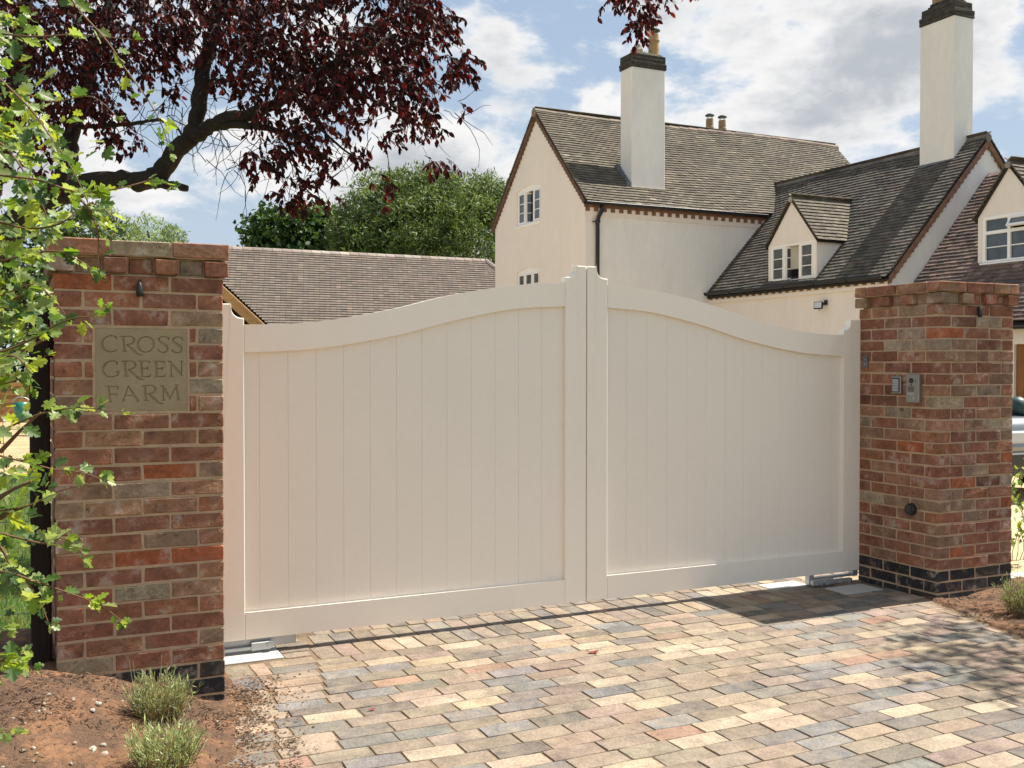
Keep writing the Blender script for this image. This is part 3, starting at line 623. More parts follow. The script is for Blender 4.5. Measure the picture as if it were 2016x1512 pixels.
# ------------------------------------------------------------------ gates
CX = 3.135
TX = [.15, .35, .55, .77, .97, 1.18, 1.41, 1.60, 1.75, 1.90, 2.064]; TZ = [2.026, 2.016, 1.992, 1.956, 1.914, 1.859, 1.809, 1.776, 1.757, 1.746, 1.742]
BX = [.15, .48, .80, .99, 1.19, 1.46, 1.70, 1.90, 2.064]; BZ = [1.886, 1.863, 1.803, 1.757, 1.704, 1.651, 1.616, 1.602, 1.596]
GZ0, GY0, GY1 = .082, 5.450, 5.505
def gate_leaf(sgn, dmax, label):
    X_ = lambda d: CX+sgn*d
    t = thing('gate_leaf', label, 'gate', (X_(dmax), 5.48, .08), 'the pair of cream driveway gates')
    def pr(poly, y0=GY0, y1=GY1): b = MB(); b.prism([(X_(d), z) for d, z in poly], lambda a, z: (a, y0, z), lambda a, z: (a, y1, z)); return b
    cove = lambda cx, cz, r, a0, a1: [(cx+r*math.cos(R(a)), cz+r*math.sin(R(a))) for a in np.linspace(a0, a1, 9)]
    ms = [(.003, GZ0), (.003, 2.135), (.073, 2.135)]+cove(.143, 2.127, .070, 180, 270)[1:-1]+[(.1435, 2.062), (.1495, 2.062), (.1495, GZ0)]
    ms = [(.003, GZ0), (.003, 2.135), (.072, 2.135)]+[(.072+.055*(1-math.cos(R(a))), 2.119-.055*math.sin(R(a))) for a in np.linspace(0, 90, 9)]+[(.1495, 2.064), (.1495, GZ0)]
    def bev(o): md = o.modifiers.new('edge', 'BEVEL'); md.width = .005; md.segments = 2; md.limit_method = 'ANGLE'; md.angle_limit = R(50)
    bev(part('meeting_stile', pr(ms), M['gate_paint'], t))
    hs = [(dmax, GZ0), (dmax, 1.849), (2.131, 1.849)]+[(2.131-.055*(1-math.cos(R(a))), 1.828-.052*math.sin(R(a))) for a in np.linspace(0, 90, 9)]+[(2.0655, 1.776), (2.0655, GZ0)]
    bev(part('hanging_stile', pr(hs), M['gate_paint'], t))
    ds = np.linspace(.150, 2.065, 49); top = [(d, smooth_curve(TX, TZ, d)) for d in ds]; bot = [(d, smooth_curve(BX, BZ, d)) for d in ds]
    bev(part('top_rail', pr(top+bot[::-1], GY0+.0004, GY1), M['gate_paint'], t))
    part('bottom_rail', pr([(.150, GZ0), (2.065, GZ0), (2.065, .225), (.150, .225)], GY0+.0003, GY1), M['gate_paint'], t)
    edges = [.13]+[.30+.1530*i for i in range(12)]; edges = [e for e in edges if e < 2.04]+[2.085]
    for a, c in zip(edges[:-1], edges[1:]):
        a_, c_ = a+.0003, c-.0003; b = MB(); ns = 4; y0, y1 = GY0+.024, GY0+.044; ch = .0009
        dsb = np.linspace(a_+ch, c_-ch, ns)
        topz = [smooth_curve(BX, BZ, min(2.064, max(.15, d)))+.02 for d in dsb]
        poly = [(dsb[0], .215)]+[(d, z) for d, z in zip(dsb, topz)]+[(dsb[-1], .215)]
        # front face plus chamfered long edges
        vs = []
        for (d, z) in poly: vs.append((X_(d), y0, z))
        e0 = [(a_, .215), (a_, topz[0])]; e1 = [(c_, topz[-1]), (c_, .215)]
        vs += [(X_(d), y0+ch, z) for d, z in e0+e1]+[(X_(d), y1, z) for d, z in e0+e1]
        m = len(poly); f = [tuple(range(m))]
        f += [(0, 1, m+1, m), (m-2, m-1, m+3, m+2), (m, m+1, m+5, m+4), (m+2, m+3, m+7, m+6), (m+4, m+5, m+6, m+7)]
        b.add(vs, f); part('board', b, M['gate_paint'], t)
    b = MB(); b.box(min(X_(.14), X_(2.07)), max(X_(.14), X_(2.07)), GY0+.0465, GY1-.003, .1, .2); b.box(min(X_(.3), X_(2.0)), max(X_(.3), X_(2.0)), GY0+.0465, GY1-.003, .9, 1.0); part('back_rail', b, M['gate_paint'], t)
    return t
gl = gate_leaf(-1, 2.232, 'left leaf of the cream timber driveway gates beside the plaque pillar')
gr = gate_leaf(1, 2.224, 'right leaf of the cream timber driveway gates beside the intercom pillar')
# gate operators at ground level
t = thing('gate_operator', 'grey steel gate arm on a white slab beside the left pillar', 'gate operator', (1.1, 5.45, 0), 'steel arms under the gates')
b = MB(); b.cbox(.90, 1.243, 5.315, 5.600, -.03, .006, .003); part('mounting_slab', b, M['white_stone'], t)
b = MB(); b.cbox(.90, 1.345, 5.485, 5.530, .048, .074, .003); b.cbox(.90, 1.345, 5.478, 5.486, .030, .078, .001); part('channel', b, M['galv'], t)
b = MB(); b.cbox(1.10, 1.20, 5.448, 5.474, .018, .062, .003); part('link_block', b, M['galv'], t)
b = MB(); b.cbox(.93, 1.10, 5.452, 5.468, .024, .042, .002); part('arm', b, M['galv'], t)
b = MB(); b.tube([(1.20, 5.476, .045), (1.20, 5.436, .045)], .018, 16); part('pivot_bolt', b, M['galv'], t)
b = MB(); b.tube([(.95, 5.455, .004), (.95, 5.455, .035)], .014, 12); part('pin', b, M['steel'], t)
t = thing('gate_operator', 'grey steel gate arm on a dark slab beside the right pillar in shade', 'gate operator', (5.1, 5.40, 0), 'steel arms under the gates')
b = MB(); b.cbox(4.965, 5.300, 5.170, 5.370, -.03, .006, .003); b.cbox(4.62, 4.945, 5.5, 5.66, -.03, .005, .003); part('mounting_slab', b, M['white_stone'], t)
b = MB(); b.cbox(4.912, 4.955, 5.462, 5.505, .012, .083, .002); part('leg', b, M['galv'], t)
b = MB(); b.cbox(4.95, 5.360, 5.470, 5.512, .040, .056, .002); b.cbox(5.315, 5.362, 5.468, 5.514, .038, .083, .002); part('channel', b, M['galv'], t)
b = MB(); b.cbox(4.915, 5.10, 5.425, 5.458, .010, .050, .004); part('link_block', b, M['galv'], t)
b = MB(); b.tube([(5.02, 5.43, .030), (5.02, 5.405, .030)], .017, 16); part('pivot_bolt', b, M['galv'], t)
b = MB(); b.cbox(5.10, 5.26, 5.430, 5.448, .022, .040, .002); part('arm', b, M['galv'], t)
b = MB(); b.tube([(5.25, 5.438, .004), (5.25, 5.438, .036)], .022, 12); part('pin', b, M['steel'], t)
# ------------------------------------------------------------------ roofs
tile_vars = {}
def tile_me(w, mat):
    k = (round(w, 3), mat.name); L_ = tile_vars.setdefault(k, [])
    if len(L_) < 6:
        b = MB(); j = lambda: random.uniform(-.005, .005)
        l = .165; tk = .018; vs = [(x+j()*.5, y0+(j() if y0 == 0 else 0), z) for x in (-w/2+.002, w/2-.002) for (y0, z) in ((0, 0), (0, tk), (l, -.0), (l, tk))]
        b.add(vs, [(0, 1, 3, 2), (4, 6, 7, 5), (0, 4, 5, 1), (2, 3, 7, 6), (0, 2, 6, 4), (1, 5, 7, 3)]); L_.append(b.mesh('roof_tile', mat)); return L_[-1]
    return random.choice(L_)
allt = []
def roof_slope(O, u, s, ivals, smax, parent, pal, w=.165, g=.1, lift=.034, rag=1., colf=None, sag=None):
    """O: eave start; u: along the eave; s: up the slope; ivals(s)->[(u0,u1)]"""
    O, u, s = Vector(O), Vector(u).normalized(), Vector(s).normalized(); n = u.cross(s)
    if n.z < 0: n = -n
    k = 0; out = []
    while k*g < smax:
        s0 = k*g
        for (a, b) in ivals(s0+g*.6):
            x = a-(w/2 if k % 2 else 0)
            while x < b:
                xa, xb = max(x, a), min(x+w, b); x += w
                if xb-xa < .03: continue
                xm = (xa+xb)/2; P = O+u*(xm)+s*(s0+random.uniform(-.004, .004)*rag)+n*(random.uniform(0, .0035)*rag)
                if sag: P = P-Vector((0, 0, sag(xm, s0)))
                ang = math.asin(min(.9, lift/.165)) + random.uniform(-.010, .010)*rag
                sv = (s*math.cos(ang)-n*math.sin(ang)); nv = u.cross(sv)
                if nv.z < 0: nv = -nv
                P = P+n*(lift+.002)
                rz = random.uniform(-.012, .012)*rag; uu = u*math.cos(rz)+sv*math.sin(rz); sv2 = nv.cross(uu)
                if sv2.dot(sv) < 0: sv2 = -sv2
                Mx = Matrix(((uu.x, sv2.x, nv.x, P.x), (uu.y, sv2.y, nv.y, P.y), (uu.z, sv2.z, nv.z, P.z), (0, 0, 0, 1)))
                c = pick(pal) if colf is None else colf(xm, s0)
                out.append((Mx, xb-xa, c))
        k += 1
    return out
def finish_tiles(lst, parent, mo, mj, nobj=300):
    lst.sort(key=lambda q: (not vis(q[0].translation, 0), abs(q[1]-.165) > .001, (q[0].translation-Vector((0, 0, CH))).length))
    rest = MB(); base = MB(); 
    for i, (Mx, w, c) in enumerate(lst):
        if i < nobj: piece('roof_tile', tile_me(w, mo), parent, Mx, c)
        else:
            j = lambda: random.uniform(-.0035, .0035)
            vs = [Mx @ Vector((x+j()*.5, y0+(j() if y0 == 0 else 0), z)) for x in (-w/2+.002, w/2-.002) for (y0, z) in ((0, 0), (0, .015), (.165, 0), (.165, .015))]
            rest.add(vs, [(0, 1, 3, 2), (4, 6, 7, 5), (0, 4, 5, 1), (2, 3, 7, 6), (0, 2, 6, 4), (1, 5, 7, 3)], c)
    part('roof_tiles', rest, mj, parent, kind='stuff')
RP1 = [((0.125, 0.106, 0.077), 6), ((0.11, 0.094, 0.071), 6), ((0.14, 0.121, 0.088), 4), ((0.095, 0.082, 0.064), 3), ((0.163, 0.143, 0.106), 1), ((0.113, 0.089, 0.067), 1.5), ((0.211, 0.19, 0.148), 0.12)]
RP2 = [((0.11, 0.095, 0.079), 6), ((0.094, 0.084, 0.07), 6), ((0.13, 0.114, 0.093), 4), ((0.077, 0.069, 0.06), 3), ((0.162, 0.143, 0.116), 0.8), ((0.118, 0.087, 0.07), 1.2)]
RP3 = [((0.157, 0.11, 0.094), 5), ((0.121, 0.089, 0.077), 5), ((0.19, 0.134, 0.11), 4), ((0.087, 0.069, 0.063), 3), ((0.232, 0.162, 0.138), 1)]
HX0, HX1, HY0, HY1, HE, HRY, HRZ = 11.573, 21.14, 20.2, 25.04, 5.41, 22.62, 7.84
WX0, WXR, WX1, WY0, WE, WRZ = 15.07, 17.69, 20.31, 14.576, 3.37, 6.18
TS = 1.114; TX0 = 15.06
house = thing('farmhouse', 'cream rendered farmhouse with stone tiled roofs and two tall chimneys', 'house', (15, 18, 0))
def win_x(parent, x, y0, y1, z0, z1, lights, rows, openl=None, arch=0., curtains=()):
    """window in a wall facing -x: y1 is its left edge as seen"""
    f = MB(); fw = .06; d0, d1 = x+.03, x+.09
    f.cbox(d0, d1, y0, y1, z1-fw, z1, .004); f.cbox(d0-.05, d1, y0-.03, y1+.03, z0-.035, z0+.012, .004); f.cbox(d0, d1, y0, y1, z0+.012, z0+fw, .004)
    lw = (y1-y0)/lights
    for i in range(lights+1):
        yc = y1-i*lw; a = fw if i in (0, lights) else .03
        f.box(d0+.001, d1-.001, max(y0, yc-a*(1 if i else 1)), min(y1, yc+a), z0+fw-.001, z1-fw+.001)
    w_ = part('window', f, M['frame'], parent)
    for i in range(lights):
        ya, yb = y1-(i+1)*lw+.035, y1-i*lw-.035
        if i == 0: yb = y1-fw-.004
        if i == lights-1: ya = y0+fw+.004
        op = openl == i
        if op:
            m = MB(); m.box(x+.16, x+.17, ya-.03, yb+.03, z0, z1); part('dark_opening', m, M['dark_room'], w_)
            if i in curtains: m = MB(); m.box(x+.13, x+.14, ya-.03, yb+.03, z0+(z1-z0)*.34, z1); part('blind', m, M['curtain'], w_)
            Mh = Matrix.Translation((x+.02, yb+.02, 0)) @ Matrix.Rotation(R(68), 4, 'Z')      # leaf swung out towards the garden
            wd = yb-ya+.04; s_ = MB(); s_.box(-.02, .02, -wd, 0, z0+fw, z0+fw+.045, M4=Mh); s_.box(-.02, .02, -wd, 0, z1-fw-.045, z1-fw, M4=Mh); s_.box(-.02, .02, -wd, -wd+.045, z0+fw+.045, z1-fw-.045, M4=Mh); s_.box(-.02, .02, -.045, 0, z0+fw+.045, z1-fw-.045, M4=Mh)
            for r_ in range(1, rows): zz = z0+fw+(z1-z0-2*fw)*r_/rows; s_.box(-.014, .014, -wd+.045, -.045, zz-.01, zz+.01, M4=Mh)
            part('open_casement', s_, M['frame'], w_)
            m = MB(); m.box(-.004, .004, -wd+.04, -.04, z0+fw+.04, z1-fw-.04, M4=Mh); part('pane', m, M['glass'], w_)
            continue
        s_ = MB(); a = .032; e = d0-.012
        s_.box(e, d0+.03, ya, yb, z0+fw+.002, z0+fw+a+.01); s_.box(e, d0+.03, ya, yb, z1-fw-a-.002, z1-fw-.002); s_.box(e, d0+.03, ya, ya+a, z0+fw+a+.01, z1-fw-a-.002); s_.box(e, d0+.03, yb-a, yb, z0+fw+a+.01, z1-fw-a-.002)
        part('casement', s_, M['frame'], w_)
        zlo, zhi = z0+fw+a+.01, z1-fw-a-.002
        for r_ in range(rows):
            za, zb = zlo+(zhi-zlo)*r_/rows, zlo+(zhi-zlo)*(r_+1)/rows
            m = MB(); m.box(d0+.012, d0+.018, ya+a, yb-a, za, zb); part('pane', m, M['glass'], w_)
            if r_: m = MB(); m.box(e+.006, d0+.011, ya+a, yb-a, za-.009, za+.009); part('glazing_bar', m, M['frame'], w_)
        if i in curtains: m = MB(); m.box(x+.13, x+.14, ya, yb, z0+(z1-z0)*.34, z1-.02); part('blind', m, M['curtain'], w_)
    m = MB(); m.box(x+.175, x+.18, y0, y1, z0, z1); part('room_behind', m, M['dark_room'], w_)
    return w_
# main block
G1 = (22.39, 23.72, 5.09, 5.985); G2 = (22.45, 23.72, 3.02, 3.93)
hole = lambda g_: [(g_[0], g_[2]), (g_[1], g_[2]), (g_[1], g_[3])]+[(g_[0]+(g_[1]-g_[0])*t_, g_[3]+.09*math.sin(math.pi*t_)) for t_ in np.linspace(.9, .1, 7)]+[(g_[0], g_[3])]
sl = (HRZ-HE)/(HRY-HY0)
b = MB(); b.wall([(HY0, -.3), (HY0, HE-.05), (HRY, HRZ-.08), (HY1, HE-.05), (HY1, -.3)], [hole(G1), hole(G2)], lambda a, z, d: (HX0+d, a, z), .28)
part('gable_wall', b, M['render'], house)
b = MB(); b.box(HX0+.28, HX1, HY0+.002, HY0+.3, -.3, HE); b.box(HX0+.28, HX1, HY1-.3, HY1-.002, -.3, HE); b.wall([(HY0+.31, -.3), (HY0+.31, HE), (HRY, HRZ-.1), (HY1-.31, HE), (HY1-.31, -.3)], [], lambda a, z, d: (HX1-d, a, z), .28)
part('side_wall', b, M['render_cool'], house)
for g_ in (G1, G2):
    b = MB(); ys = np.linspace(g_[0]+.001, g_[1]-.001, 13)
    b.prism([(y_, g_[3]+.09*math.sin(math.pi*min(1, max(0, (y_-g_[0])/(g_[1]-g_[0]))))) for y_ in ys]+[(g_[1]-.001, g_[3]-.004), (g_[0]+.001, g_[3]-.004)], lambda a, z: (HX0+.03, a, z), lambda a, z: (HX0+.12, a, z)); part('arch_infill', b, M['frame'], house)
win_x(house, HX0, G1[0], G1[1], G1[2], G1[3], 3, 3, openl=1)
win_x(house, HX0, G2[0], G2[1], G2[2], G2[3], 3, 3)
tiles = []
un = (0, 1, sl); lenm = math.hypot(HRY-HY0+.16, HRZ-HE+.16*sl)
def m_iv(s_):   # front slope: stops at the wing's valley
    z = HE-.16*sl+s_*sl/math.hypot(1, sl)
    xv = WX0+(z-WE)/1.0725 if z < WRZ else 99
    return [(0, max(0., min(HX1-HX0+.12, xv-HX0+.10)))] if z < WRZ else [(0, HX1-HX0+.12-.0)]
def mcol(x, s_):
    return pick(RP1)
sag1 = lambda x, s_: .05*math.sin(x*.45+.4)*min(1, s_)+.012*math.sin(x*2.1)
tiles += roof_slope((HX0-.07, HY0-.16, HE-.16*sl), (1, 0, 0), un, m_iv, lenm-.02, house, RP1, colf=mcol, sag=lambda x, s_: .035*math.sin(x*.66)+.01*math.sin(x*2.3+s_))
b = MB()
b.prism([(HY0-.14, HE-.14*sl-.035), (HRY, HRZ-.035), (HY1+.14, HE-.14*sl-.035), (HY1+.14, HE-.14*sl-.09), (HRY, HRZ-.10), (HY0-.14, HE-.14*sl-.09)], lambda a, z: (HX0-.05, a, z), lambda a, z: (HX1+.05, a, z))
part('roof', b, M['under'], house)
b = MB()
for i in range(32):
    x = HX0-.08+i*.305; z = HRZ-.035*math.sin(i*.305*.66)+.05; b.tube([(x, HRY, z-.10), (x+.31, HRY, z-.105+random.uniform(-.008, .008))], .115, 10, pick([((.27, .22, .17), 3), ((.21, .17, .14), 2)]))
part('ridge_tiles', b, M['tile_joined'], house, kind='stuff')
# far slope of the main roof
tiles += roof_slope((HX0-.07, HY1+.16, HE-.16*sl), (1, 0, 0), (0, -1, sl), lambda s_: [(0, HX1-HX0+.12)], lenm-.02, house, RP1, w=.66, g=.1, lift=.02, rag=.3)
# brick verge with teeth along both rakes of the gable
b = MB(); th = MB()
for (ya, za, yb, zb) in ((HY0-.10, HE-.10*sl, HRY, HRZ-.0), (HY1+.10, HE-.10*sl, HRY, HRZ-.0)):
    b.prism([(ya, za-.06), (yb, zb-.06), (yb, zb-.19), (ya, za-.19)], lambda a, z: (HX0-.055, a, z), lambda a, z: (HX0+.01, a, z))
    nT = 26; 
    for i in range(nT):
        t0 = (i+.1)/nT; t1 = (i+.75)/nT; y_0, y_1 = ya+(yb-ya)*t0, ya+(yb-ya)*t1; z_0, z_1 = za+(zb-za)*t0-.19, za+(zb-za)*t1-.19
        th.prism([(y_0, z_0+.002), (y_1, z_1+.002), (y_1, z_1-.055), (y_0, z_0-.0)], lambda a, z: (HX0-.045, a, z), lambda a, z: (HX0+.008, a, z))
part('verge', b, M['verge_brick'], house); part('verge_teeth', th, M['verge_brick'], house, kind='stuff')
# eaves bricks
b = MB(); b.box(HX0-.02, 16.83, HY0-.075, HY0, 5.13, 5.235); 
x = HX0-.02
while x < 16.7: b.box(x, x+.108, HY0-.06, HY0+.001, 5.04, 5.13); x += .222
part('dentil_course', b, M['dentil'], house, kind='stuff')
b = MB(); b.box(HX0-.022, 16.80, HY0-.03, HY0+.004, 4.94, 5.038); b.box(HX0-.022, 16.80, HY0-.045, HY0+.003, 5.038, 5.128); part('string_course', b, M['render'], house)
b = MB(); b.box(HX0-.0015, HX0+.30, HY0-.012, HY0+.006, -.3, 4.94); part('corner_render', b, M['render'], house)
def gutter(p0, p1, parent, r=.068):
    b = MB(); p0, p1 = Vector(p0), Vector(p1); d = (p1-p0).normalized(); side = d.cross(Vector((0, 0, 1))); vs = []
    for p in (p0, p1):
        for a in np.linspace(0, 180, 9): vs.append(p+side*r*math.cos(R(a))-Vector((0, 0, 1))*r*math.sin(R(a)))
        for a in np.linspace(180, 0, 9): vs.append(p+side*(r-.006)*math.cos(R(a))-Vector((0, 0, 1))*(r-.006)*math.sin(R(a)))
    b.add(vs, [(i, (i+1) % 18, 18+(i+1) % 18, 18+i) for i in range(18)])
    nbr = int((p1-p0).length/.9)
    for i in range(nbr+1):
        p = p0+(p1-p0)*(i/max(1, nbr)); b.tube([p+side*r*1.1*math.cos(R(a))-Vector((0, 0, 1))*r*1.1*math.sin(R(a)) for a in np.linspace(0, 180, 7)], .008, 5)
    return part('gutter', b, M['black_iron'], parent, True)
gt = gutter((HX0-.08, HY0-.16, 5.238), (16.62, HY0-.16, 5.258), house)
b = MB(); b.tube([(11.93, HY0-.15, 5.18), (11.93, HY0-.15, 5.06), (11.88, HY0-.09, 4.93), (11.86, HY0-.07, 4.80), (11.86, HY0-.07, .1)], .046, 12); b.tube([(11.86, HY0-.07, 4.84), (11.86, HY0-.07, 4.78)], .058, 12); b.box(11.74, 11.80, HY0-.08, HY0, 4.80, 4.815); part('downpipe', b, M['black_iron'], house, True)
# chimney one
def pot(parent, x, y, z, h, r=.12, cowl=True):
    b = MB(); b.tube([(x, y, z), (x, y, z+h*.72), (x, y, z+h*.74), (x, y, z+h*.78), (x, y, z+h*.80), (x, y, z+h)], [r*1.05, r, r*1.12, r*1.12, r, r*.98], 20); p_ = part('chimney_pot', b, M['pot'], parent, False)
    if cowl:
        c = MB()
        for a in range(4): c.tube([(x+r*.85*math.cos(a*1.57+.4), y+r*.85*math.sin(a*1.57+.4), z+h), (x+r*.85*math.cos(a*1.57+.4), y+r*.85*math.sin(a*1.57+.4), z+h+.10)], .008, 5)
        c.tube([(x, y, z+h-.04), (x, y, z+h+.015)], r*.75, 16); c.tube([(x, y, z+h+.095), (x, y, z+h+.115), (x, y, z+h+.15), (x, y, z+h+.165)], [r*1.25, r*1.22, r*.75, r*.1], 20); part('cowl', c, M['black_iron'], p_ if False else parent, False)
c1 = MB(); CA = (12.985, 13.915, 20.48, 20.98)
c1.cbox(CA[0], CA[1], CA[2], CA[3], 4.9, 8.555, .012); ch1 = part('chimney', c1, M['render_cool'], house, label='cream chimney stack at the eaves of the main roof')
b = MB()
for i, (e, za, zb) in enumerate([(.028, 8.555, 8.620), (.030, 8.622, 8.690), (.012, 8.692, 8.755), (.012, 8.757, 8.815), (.010, 8.817, 8.875)]): b.cbox(CA[0]-e, CA[1]+e, CA[2]-e, CA[3]+e, za, zb, .008, .003)
part('chimney_cap', b, M['dark_brick'], ch1)
b = MB(); b.prism([(CA[0]+.01, 8.875), (CA[1]-.01, 8.875), (CA[1]-.12, 8.920), (CA[0]+.1, 8.930)], lambda a, z: (a, CA[2]+.02, z), lambda a, z: (a, CA[3]-.02, z)); part('flaunching', b, M['cap_stone'], ch1)
pot(ch1, 13.79, 20.78, 8.885, .58, .125)
b = MB(); b.tube([(13.31, 20.73, 8.885), (13.31, 20.73, 8.955), (13.31, 20.73, 9.015), (13.31, 20.73, 9.095), (13.31, 20.73, 9.155)], [.235, .215, .20, .11, .10], 4); part('chimney_pot', b, M['cap_stone'], ch1)
b = MB(); b.box(CA[0]-.015, CA[1]+.015, CA[2]-.03, CA[2]-.002, 5.66, 5.735); b.box(CA[0]-.02, CA[0]-.003, CA[2], CA[3], 5.72, 5.86); part('flashing', b, M['cap_stone'], ch1)
b = MB()
for i in range(8):
    y_ = CA[2]+.02+i*.07; z_ = HE+(y_-HY0)*sl; b.box(CA[0]-.10+random.uniform(-.02, .02), CA[0]-.001, y_, y_+.075, z_+.03, z_+.14)
part('stepped_flashing', b, M['lead'], ch1)
pot(house, 17.46, 23.5, 7.45, .98, .105); pot(house, 17.89, 23.5, 7.45, .98, .105)
b = MB(); b.cbox(17.2, 18.15, 23.25, 23.8, 6.6, 7.45, .01); part('rear_stack', b, M['dark_brick'], house)
# ------------------------------------------------------------------ the wing
ws = 1.0725; D1 = (15.06, 16.57, 18.10, 4.235, 17.335, 5.15); d1c = ws
b = MB(); b.wall([(WY0+.3, -.3), (HY0, -.3), (HY0, WE), (WY0+.3, WE)], [], lambda a, z, d: (WX0+d, a, z), .28); part('wing_wall', b, M['render'], house)
b = MB(); b.wall([(WX0, -.3), (WX0, WE-.02), (WXR, WRZ-.06), (WX1, WE-.02), (WX1, -.3)], [], lambda a, z, d: (a, WY0+d, z), .3); b.box(WX1-.28, WX1, WY0+.3, HY0, -.3, WE); part('wing_gable_wall', b, M['render_cool'], house)
lenw = math.hypot(WXR-WX0+.14, (WXR-WX0+.14)*ws)
hyp = math.hypot(1, ws)
def w_iv(s_):
    x = WX0-.14+s_/hyp; z = WE+(x-WX0)*ws
    y_far = HY0+.02 if z < HE else HY0+(z-HE)/sl+.05
    iv = [(0., y_far-(WY0-.05))]
    # u measured from the gable (y = WY0-.05) backwards; leave the dormer out
    if z > 3.36 and z < D1[5]:
        half = min(.77, (D1[5]-z)*.77/.92+.03) if z > D1[3] else .77
        a, c = D1[4]-half-(WY0-.05), D1[4]+half-(WY0-.05); iv = [(0., a), (c, iv[0][1])]
    return iv
def wcol(u_, s_): return pick(RP2)
tiles += roof_slope((WX0-.14, WY0-.05, WE-.14*ws), (0, 1, 0), (1, 0, ws), w_iv, lenw-.02, house, RP2, colf=wcol, sag=lambda u_, s_: .02*math.sin(u_*1.1)+.008*math.sin(u_*3+s_))
tiles += roof_slope((WX1+.14, WY0-.05, WE-.14*ws), (0, 1, 0), (-1, 0, ws), lambda s_: [(0., HY0+.8-(WY0-.05))], lenw-.02, house, RP2, w=.66, g=.1, lift=.02, rag=.3)
b = MB(); q = [(WX0-.12, WE-.12*ws-.035), (WXR, WRZ-.035), (WX1+.12, WE-.12*ws-.035), (WX1+.12, WE-.12*ws-.09), (WXR, WRZ-.1), (WX0-.12, WE-.12*ws-.09)]
b.prism(q, lambda a, z: (a, WY0-.035, z), lambda a, z: (a, HY0+.1, z)); part('wing_roof', b, M['under'], house)
b = MB(); ph = HY0+.1; b.prism([(WX0+(HE-WE)/ws, HE+.02), (WXR, WRZ-.03), (WX1-(HE-WE)/ws, HE+.02)], lambda a, z: (a, ph, z), lambda a, z: (a, HRY-.3, z)); part('wing_roof_back', b, M['under'], house)
b = MB()
for i in range(21):
    y_ = WY0-.05+i*.305
    if y_ > 20.9: break
    b.tube([(WXR, y_, WRZ-.03), (WXR, y_+.31, WRZ-.034+random.uniform(-.006, .006))], .085, 10, pick([((.20, .175, .15), 3), ((.16, .14, .125), 2)]))
part('wing_ridge_tiles', b, M['tile_joined'], house, kind='stuff')
b = MB(); th = MB()
for sx in (-1, 1):
    xa = WXR+sx*(WXR-WX0+.06); za = WRZ-(WXR-WX0+.06)*ws
    b.prism([(xa, za-.05), (WXR, WRZ-.05), (WXR, WRZ-.20), (xa, za-.20)], lambda a, z: (a, WY0-.05, z), lambda a, z: (a, WY0+.004, z))
    for i in range(28):
        t0, t1 = (i+.1)/28, (i+.7)/28; xx0, xx1 = xa+(WXR-xa)*t0, xa+(WXR-xa)*t1; zz0, zz1 = za+(WRZ-za)*t0-.2, za+(WRZ-za)*t1-.2
        th.prism([(xx0, zz0+.002), (xx1, zz1+.002), (xx1, zz1-.05), (xx0, zz0)], lambda a, z: (a, WY0-.04, z), lambda a, z: (a, WY0+.003, z))
part('wing_verge', b, M['dentil'], house); part('wing_verge_teeth', th, M['dentil'], house, kind='stuff')
b = MB(); y_ = WY0+.1
while y_ < HY0-.1: b.box(WX0-.062, WX0+.001, y_, y_+.11, 3.125, 3.20); y_ += .225
part('wing_dentils', b, M['dentil'], house, kind='stuff')
b = MB(); b.box(WX0-.055, WX0+.002, WY0, HY0, 3.04, 3.124); b.box(WX0-.05, WX0+.0015, WY0, HY0, 3.124, 3.24); part('wing_string_course', b, M['render'], house)
gutter((WX0-.15, HY0-.0, 3.295), (WX0-.15, WY0+.02, 3.275), house)
